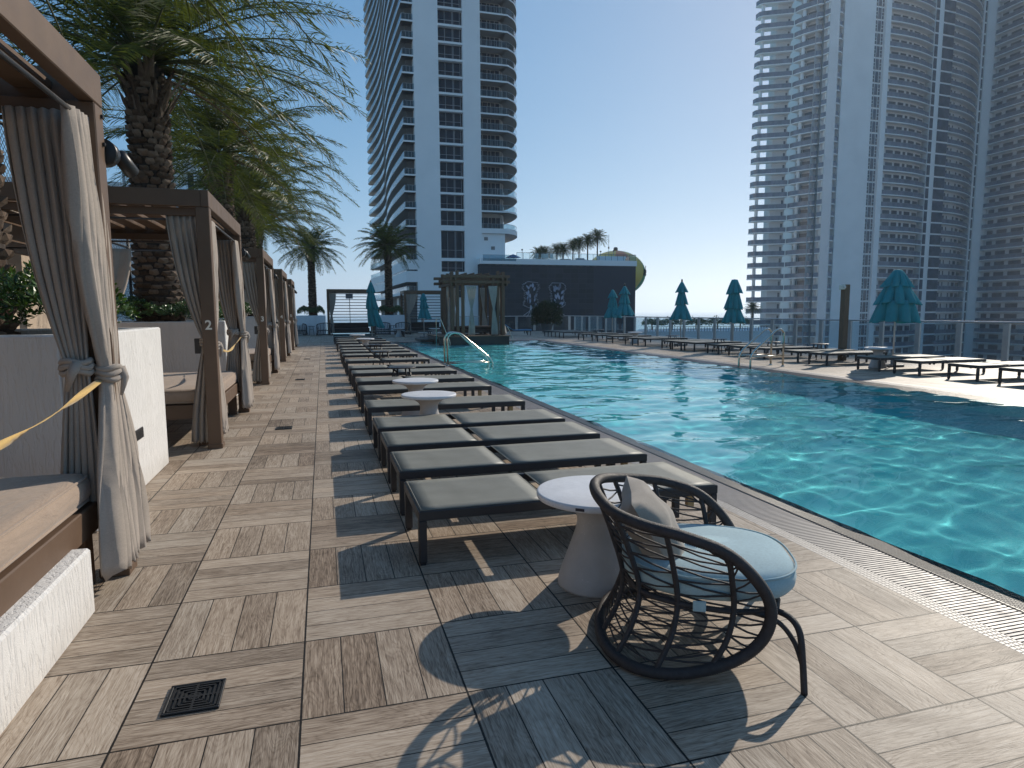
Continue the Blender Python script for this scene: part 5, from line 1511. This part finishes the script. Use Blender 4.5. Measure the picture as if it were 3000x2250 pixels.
# ------------------------------------------------------------------ big curved towers at right
def tower_two():
    T = empty('apartment_tower', (200, 195, GZ), 0, 'huge pale curved apartment tower with grey balcony bands at the right side', 'tower'); L = (-200, -195, -GZ)
    b = lambda m, n, mat: m.build(n, mat, T, L)
    ZT, FP, H = TWO_TOP, 4.2, 1.45
    fl = []; z = -20.6
    while z < ZT-3: fl.append(z); z += FP
    bay3 = [(173.55, 190.3)]+sp2([(172.2, 189.5), (170.3, 189.6), (168.9, 190.9), (168.3, 193.4)], 4)
    bay2 = [(168.2, 193.9), (167.2, 194.2), (164.6, 198.6)]+sp2([(164.2, 199.6), (163.7, 201.0), (163.6, 202.6)], 3)
    bay1 = [(163.5, 202.7), (162.4, 203.1), (154.2, 207.6), (153.4, 208.7), (153.6, 211)]
    cur = sp2([(193.25, 190.1), (199, 190.2), (206, 190.9), (212, 192.3), (216.9, 194.0)], 5)
    cur2 = sp2([(227.5, 195.0), (236, 196.8), (245, 200.4), (253.4, 205.4)], 5)
    cur3 = [(260.6, 205.6), (260.3, 198), (260.2, 189)]; cur4 = [(260.19, 188.98), (259.6, 170), (258.5, 140)]
    m = MB(); m.box(173.6, 186.6, 190, 212, GZ, ZT); m.box(191.0, 193.2, 190, 212, GZ, ZT); m.box(186.601, 190.999, 190.9, 212, GZ, ZT)
    m.prism([(217.0, 194.0), (219.0, 194.2), (221.2, 194.5), (227.4, 195.0), (227.4, 214), (217, 214)], GZ, ZT)
    m.prism([(253.5, 205.4), (254.6, 205.6), (254.6, 218), (253.5, 218)], GZ, ZT); m.prism([(256.2, 205.7), (260.5, 205.8), (260.5, 218), (256.2, 218)], GZ, ZT)
    m.prism([(254.601, 206.3), (256.199, 206.3), (256.199, 217), (254.601, 217)], GZ, ZT)
    m.prism([(176, 212.2), (227, 214.2), (280, 218.2), (280, 232), (176, 232)], GZ, ZT)  # unseen rear mass, added to stop sky light leaking through facade gaps
    m.box(260.61, 280, 206.1, 218, GZ, ZT)  # added end block, closes the sky slot beside the last face
    b(m, 'shaft_wall', M_twhite)
    faces = ((bay3, 2.6), (bay2, 2.6), (bay1, 2.6), (cur, 2.0), (cur2, 2.0), (cur3, 2.0), (cur4, 2.0))
    m = MB()
    for pl, d in faces:
        src = pl
        if pl is bay1: src = [(163.5, 202.7), (162.4, 203.1), (157.6, 205.75), (157.6, 211)]
        s = -1 if pl in (bay3, bay2, bay1) else 1
        slab(m, offs(src, d*s), 3.0*s, GZ, ZT if pl is not cur4 else 148)
    b(m, 'recessed_wall', simple('tower_beige_wall', (.72, .71, .71), .85, 0., .06, .15))
    m = MB(); m.tube([(155.0, 208.6, GZ), (155.0, 208.6, ZT)], .62, 10); m.tube([(165.4, 199.7, GZ), (165.4, 199.7, ZT)], .7, 10); m.tube([(170.0, 192.4, GZ), (170.0, 192.4, ZT)], .8, 12); b(m, 'column', M_twhite)
    cells = {0: [(.22, .48)], 1: [(.06, .10), (.30, .62), (.66, .92)], 2: [(.08, .3), (.34, .52), (.56, .74)], 3: [(.02, .07), (.12, .26), (.30, .42), (.47, .53), (.58, .74), (.80, .97)], 4: [(.04, .15), (.2, .42), (.5, .62), (.7, .95)], 5: [(.05, .2), (.3, .55), (.65, .95)]}
    rest = [MB(), MB(), MB()]; wrest = MB(); grest = MB()
    for k, f in enumerate(fl):
        for q, (pl, d) in enumerate(faces):
            s = -1 if q < 3 else 1
            if q == 6 and f > 140: continue
            own = 5 <= k < 21 and q < 6
            ms = [MB(), MB(), MB()] if own else rest
            slab(ms[0], pl, (d+.3)*s, f-.36, f); slab(ms[1], offs(pl, .10*s), .05*s, f+.003, f+H); slab(ms[2], offs(pl, .07*s), .12*s, f+H+.002, f+H+.09)
            if own:
                fb = b(ms[0], 'balcony', M_twhite); ms[1].build('balcony_band', M_band, fb); ms[2].build('rail_cap', M_mull, fb)
    fb = tag(b(rest[0], 'balcony', M_twhite), kind='stuff'); tag(rest[1].build('balcony_band', M_band, fb), kind='stuff'); tag(rest[2].build('rail_cap', M_mull, fb), kind='stuff')
    for k, f in enumerate(fl):
        for q, (pl, d) in enumerate(faces):
            if q == 6 and f > 140: continue
            s = -1 if q < 3 else 1
            src = pl if pl is not bay1 else [(163.5, 202.7), (162.4, 203.1), (157.6, 205.75)]
            for cell in cells[min(q, 5)]:
                own = 6 <= k <= 9 and q < 6
                m = MB() if own else wrest
                panels(m, offs(src, (d-.06)*s), f+.4, f+3.2, [cell], proud=0)
                if own: b(m, 'window', M_twin2)
        m = MB(); z0, z1 = f+.15, f+FP-.45
        m.box(187.0, 190.6, 190.75, 190.8, z0, z1); w = b(m, 'shaft_window', M_twin2)
        m = MB()
        for x in (186.95, 188.0, 189.6, 190.65): m.box(x-.06, x+.06, 190.6, 190.74, z0, z1)
        for zz in (z0+1.1, z0+2.2): m.box(187.011, 187.939, 190.62, 190.73, zz-.05, zz+.05); m.box(189.661, 190.589, 190.62, 190.73, zz-.05, zz+.05)
        m.build('window_frame', M_twhite, w)
        own = 5 <= k < 38
        for (xa, ya, xb, yb) in ((217.2, 193.9, 218.9, 194.05), (221.4, 194.4, 227.2, 194.85), (254.75, 206.15, 256.05, 206.15)):
            m = MB() if own else grest
            m.add([(xa, ya, z0), (xb, yb, z0), (xb, yb, z1), (xa, ya, z1)], [(0, 1, 2, 3)])
            if own: b(m, 'glazing_strip', M_twin2)
    tag(b(wrest, 'window', M_twin2), kind='stuff'); tag(b(grest, 'glazing_strip', M_twin2), kind='stuff')
    return T
TWO_TOP = 178.
tower_two()

# ------------------------------------------------------------------ low neighbours, trees, ground and sea
nb = empty('neighbour_terrace', (90, 146, GZ), 0, 'low pale terrace building with a dark railing beyond the glass railing', 'building'); L = (-90, -146, -GZ)
m = MB(); m.prism([(71.5, 140), (104, 132), (125, 160), (84, 160)], GZ, -3.6); m.build('wall', M_twhite, nb, L)
m = MB()
for k in range(46): x = 74+k*.64; y = 139.6-(x-71.5)*.246; m.box(x-.04, x+.04, y-.04, y+.04, -3.599, -2.5)
m.build('railing', M_tdark, nb, L)
m = MB(); rail_strip(m, [(74, 139.5), (103.5, 132.2)], -2.499, -2.4, .08); m.build('top_rail', M_tdark, nb, L)
rn = random.Random(31)
def bushy(x, y, z, w, h, label, group):
    t = empty('tree', (x, y, z), 0, label, 'tree', group)
    m = MB(); m.tube([(0, 0, 0), (0, 0, h*.5)], .18, 8); m.tube([(0, 0, h*.35), (w*.25, 0, h*.6)], .1, 6); m.build('trunk', M_bark, t)
    m = MB()
    for k in range(700):
        th = rn.uniform(0, 6.28); r = rn.uniform(.1, 1)**.5; zz = h*(.66+.34*(1-r*r)*rn.uniform(.2, 1)+.06*math.sin(5*th))-rn.uniform(0, .3)*h
        c = Vector((math.cos(th)*r*w, math.sin(th)*r*w*.8, zz)); d = Vector((rn.gauss(0, 1), rn.gauss(0, 1), rn.gauss(.2, .7))).normalized(); s = d.orthogonal().normalized(); l = rn.uniform(.35, .7)
        m.add([c, c+d*l*.5+s*l*.3, c+d*l, c+d*l*.5-s*l*.3], [(0, 1, 2, 3)])
    m.build('crown', M_leaf, t)
for i, (x, w) in enumerate(((80.5, 2.6), (86.3, 3.4), (93.2, 2.9), (99.6, 3.2), (106.5, 3.0))):
    bushy(x*1.03, 152, -3.6, w, 3.4, NUM[i+1]+' low round tree from the left on the terrace beyond the glass railing', 'low trees beyond the glass railing')
root = empty('palm_tree', (137, 184, -8), 1., 'palm at the foot of the huge curved tower, left of its balconies', 'palm tree')
m = MB(); m.lathe([(.4, 0), (.3, 4), (.3, 10)], 10); m.build('trunk', M_bark, root); c = crown_c.copy(); COL.objects.link(c); c.parent = root; c.location = (0, 0, 10); c.scale = (1.1, 1.1, 1.1)

wb = empty('white_building', (-16, 66, GZ), 0, 'white building with a roof screen behind the palms at left', 'building'); L = (16, -66, -GZ)
m = MB(); m.box(-44, -9.2, 61, 84, GZ, 11.7); m.prism([(-44, 61), (-16, 61), (-15.2, 62), (-15.2, 80), (-44, 80)], 11.701, 12.4); m.build('wall', M_twhite, wb, L)
m = MB(); m.box(-15.1, -9.3, 64, 80, 11.701, 15.2); m.box(-11.9, -9.35, 66, 80, 15.201, 16.8); m.build('penthouse', M_twhite, wb, L)
m = MB(); m.box(-15.46, -15.3, 60.2, 60.4, 11.702, 13.3); m.box(-14.1, -13.95, 60.2, 60.4, 11.702, 13.3); m.box(-15.46, -13.95, 60.2, 60.4, 13.301, 13.45)
for k in range(14): m.box(-15.29, -14.11, 60.28, 60.32, 11.8+k*.105, 11.85+k*.105)
m.build('roof_screen', M_mull, wb, L)
for (x, z) in ((-10.9, 13.2), (-10.9, 9.5), (-12.9, 13.2), (-13.5, 8.5), (-18, 8.5), (-22, 8.5)):
    m = MB(); m.box(x-.25, x+.25, 60.95 if z < 11 else 63.95, 60.99 if z < 11 else 63.99, z-.8, z+.8); m.build('window', M_twin, wb, L)

def mat_sea():
    n = NT('sea_surface'); p = n.pos()
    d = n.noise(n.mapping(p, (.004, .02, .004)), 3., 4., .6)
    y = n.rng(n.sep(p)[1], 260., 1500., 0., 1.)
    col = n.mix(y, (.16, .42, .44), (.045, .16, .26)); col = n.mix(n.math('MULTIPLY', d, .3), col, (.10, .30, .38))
    h = n.noise(n.mapping(p, (.12, .30, .1)), 1., 5., .65)
    return n.bsdf(col, .32, 0., n.bump(h, .5, .6), .5)
m = MB(); m.add([(-1500, -900, GZ), (2500, -900, GZ), (2500, 275, GZ), (-1500, 275, GZ)], [(0, 1, 2, 3)])
n = NT('city_ground'); p = n.pos(); f = n.noise(p, .02, 5., .6)
tag(m.build('ground', n.bsdf(n.ramp(f, [(.35, (.10, .12, .06)), (.5, (.22, .21, .19)), (.7, (.42, .38, .31))]), .9)), kind='structure')
m = MB(); m.add([(-9000, 262, GZ+.05), (9000, 262, GZ+.05), (9000, 9000, GZ+.05), (-9000, 9000, GZ+.05)], [(0, 1, 2, 3)])
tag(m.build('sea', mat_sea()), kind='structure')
# ------------------------------------------------------------------ the air
def haze():
    n = NT('sea_air'); v = n.node('VolumePrincipled')
    v.inputs['Color'].default_value = (.86, .92, .98, 1); v.inputs['Density'].default_value = HAZE; v.inputs['Anisotropy'].default_value = .5
    n.link(v.outputs[0], n.out.inputs['Volume'])
    m = MB(); m.box(-9200, 9200, -1000, 9100, GZ-1.2, TWO_TOP+4)
    o = m.build('haze', n.mat); tag(o, kind='stuff')
    n.mat.cycles.homogeneous_volume = True if hasattr(n.mat.cycles, 'homogeneous_volume') else None
HAZE = .00032
haze()
for p_ in (lp, pt, st, dp): remove_tree(p_)
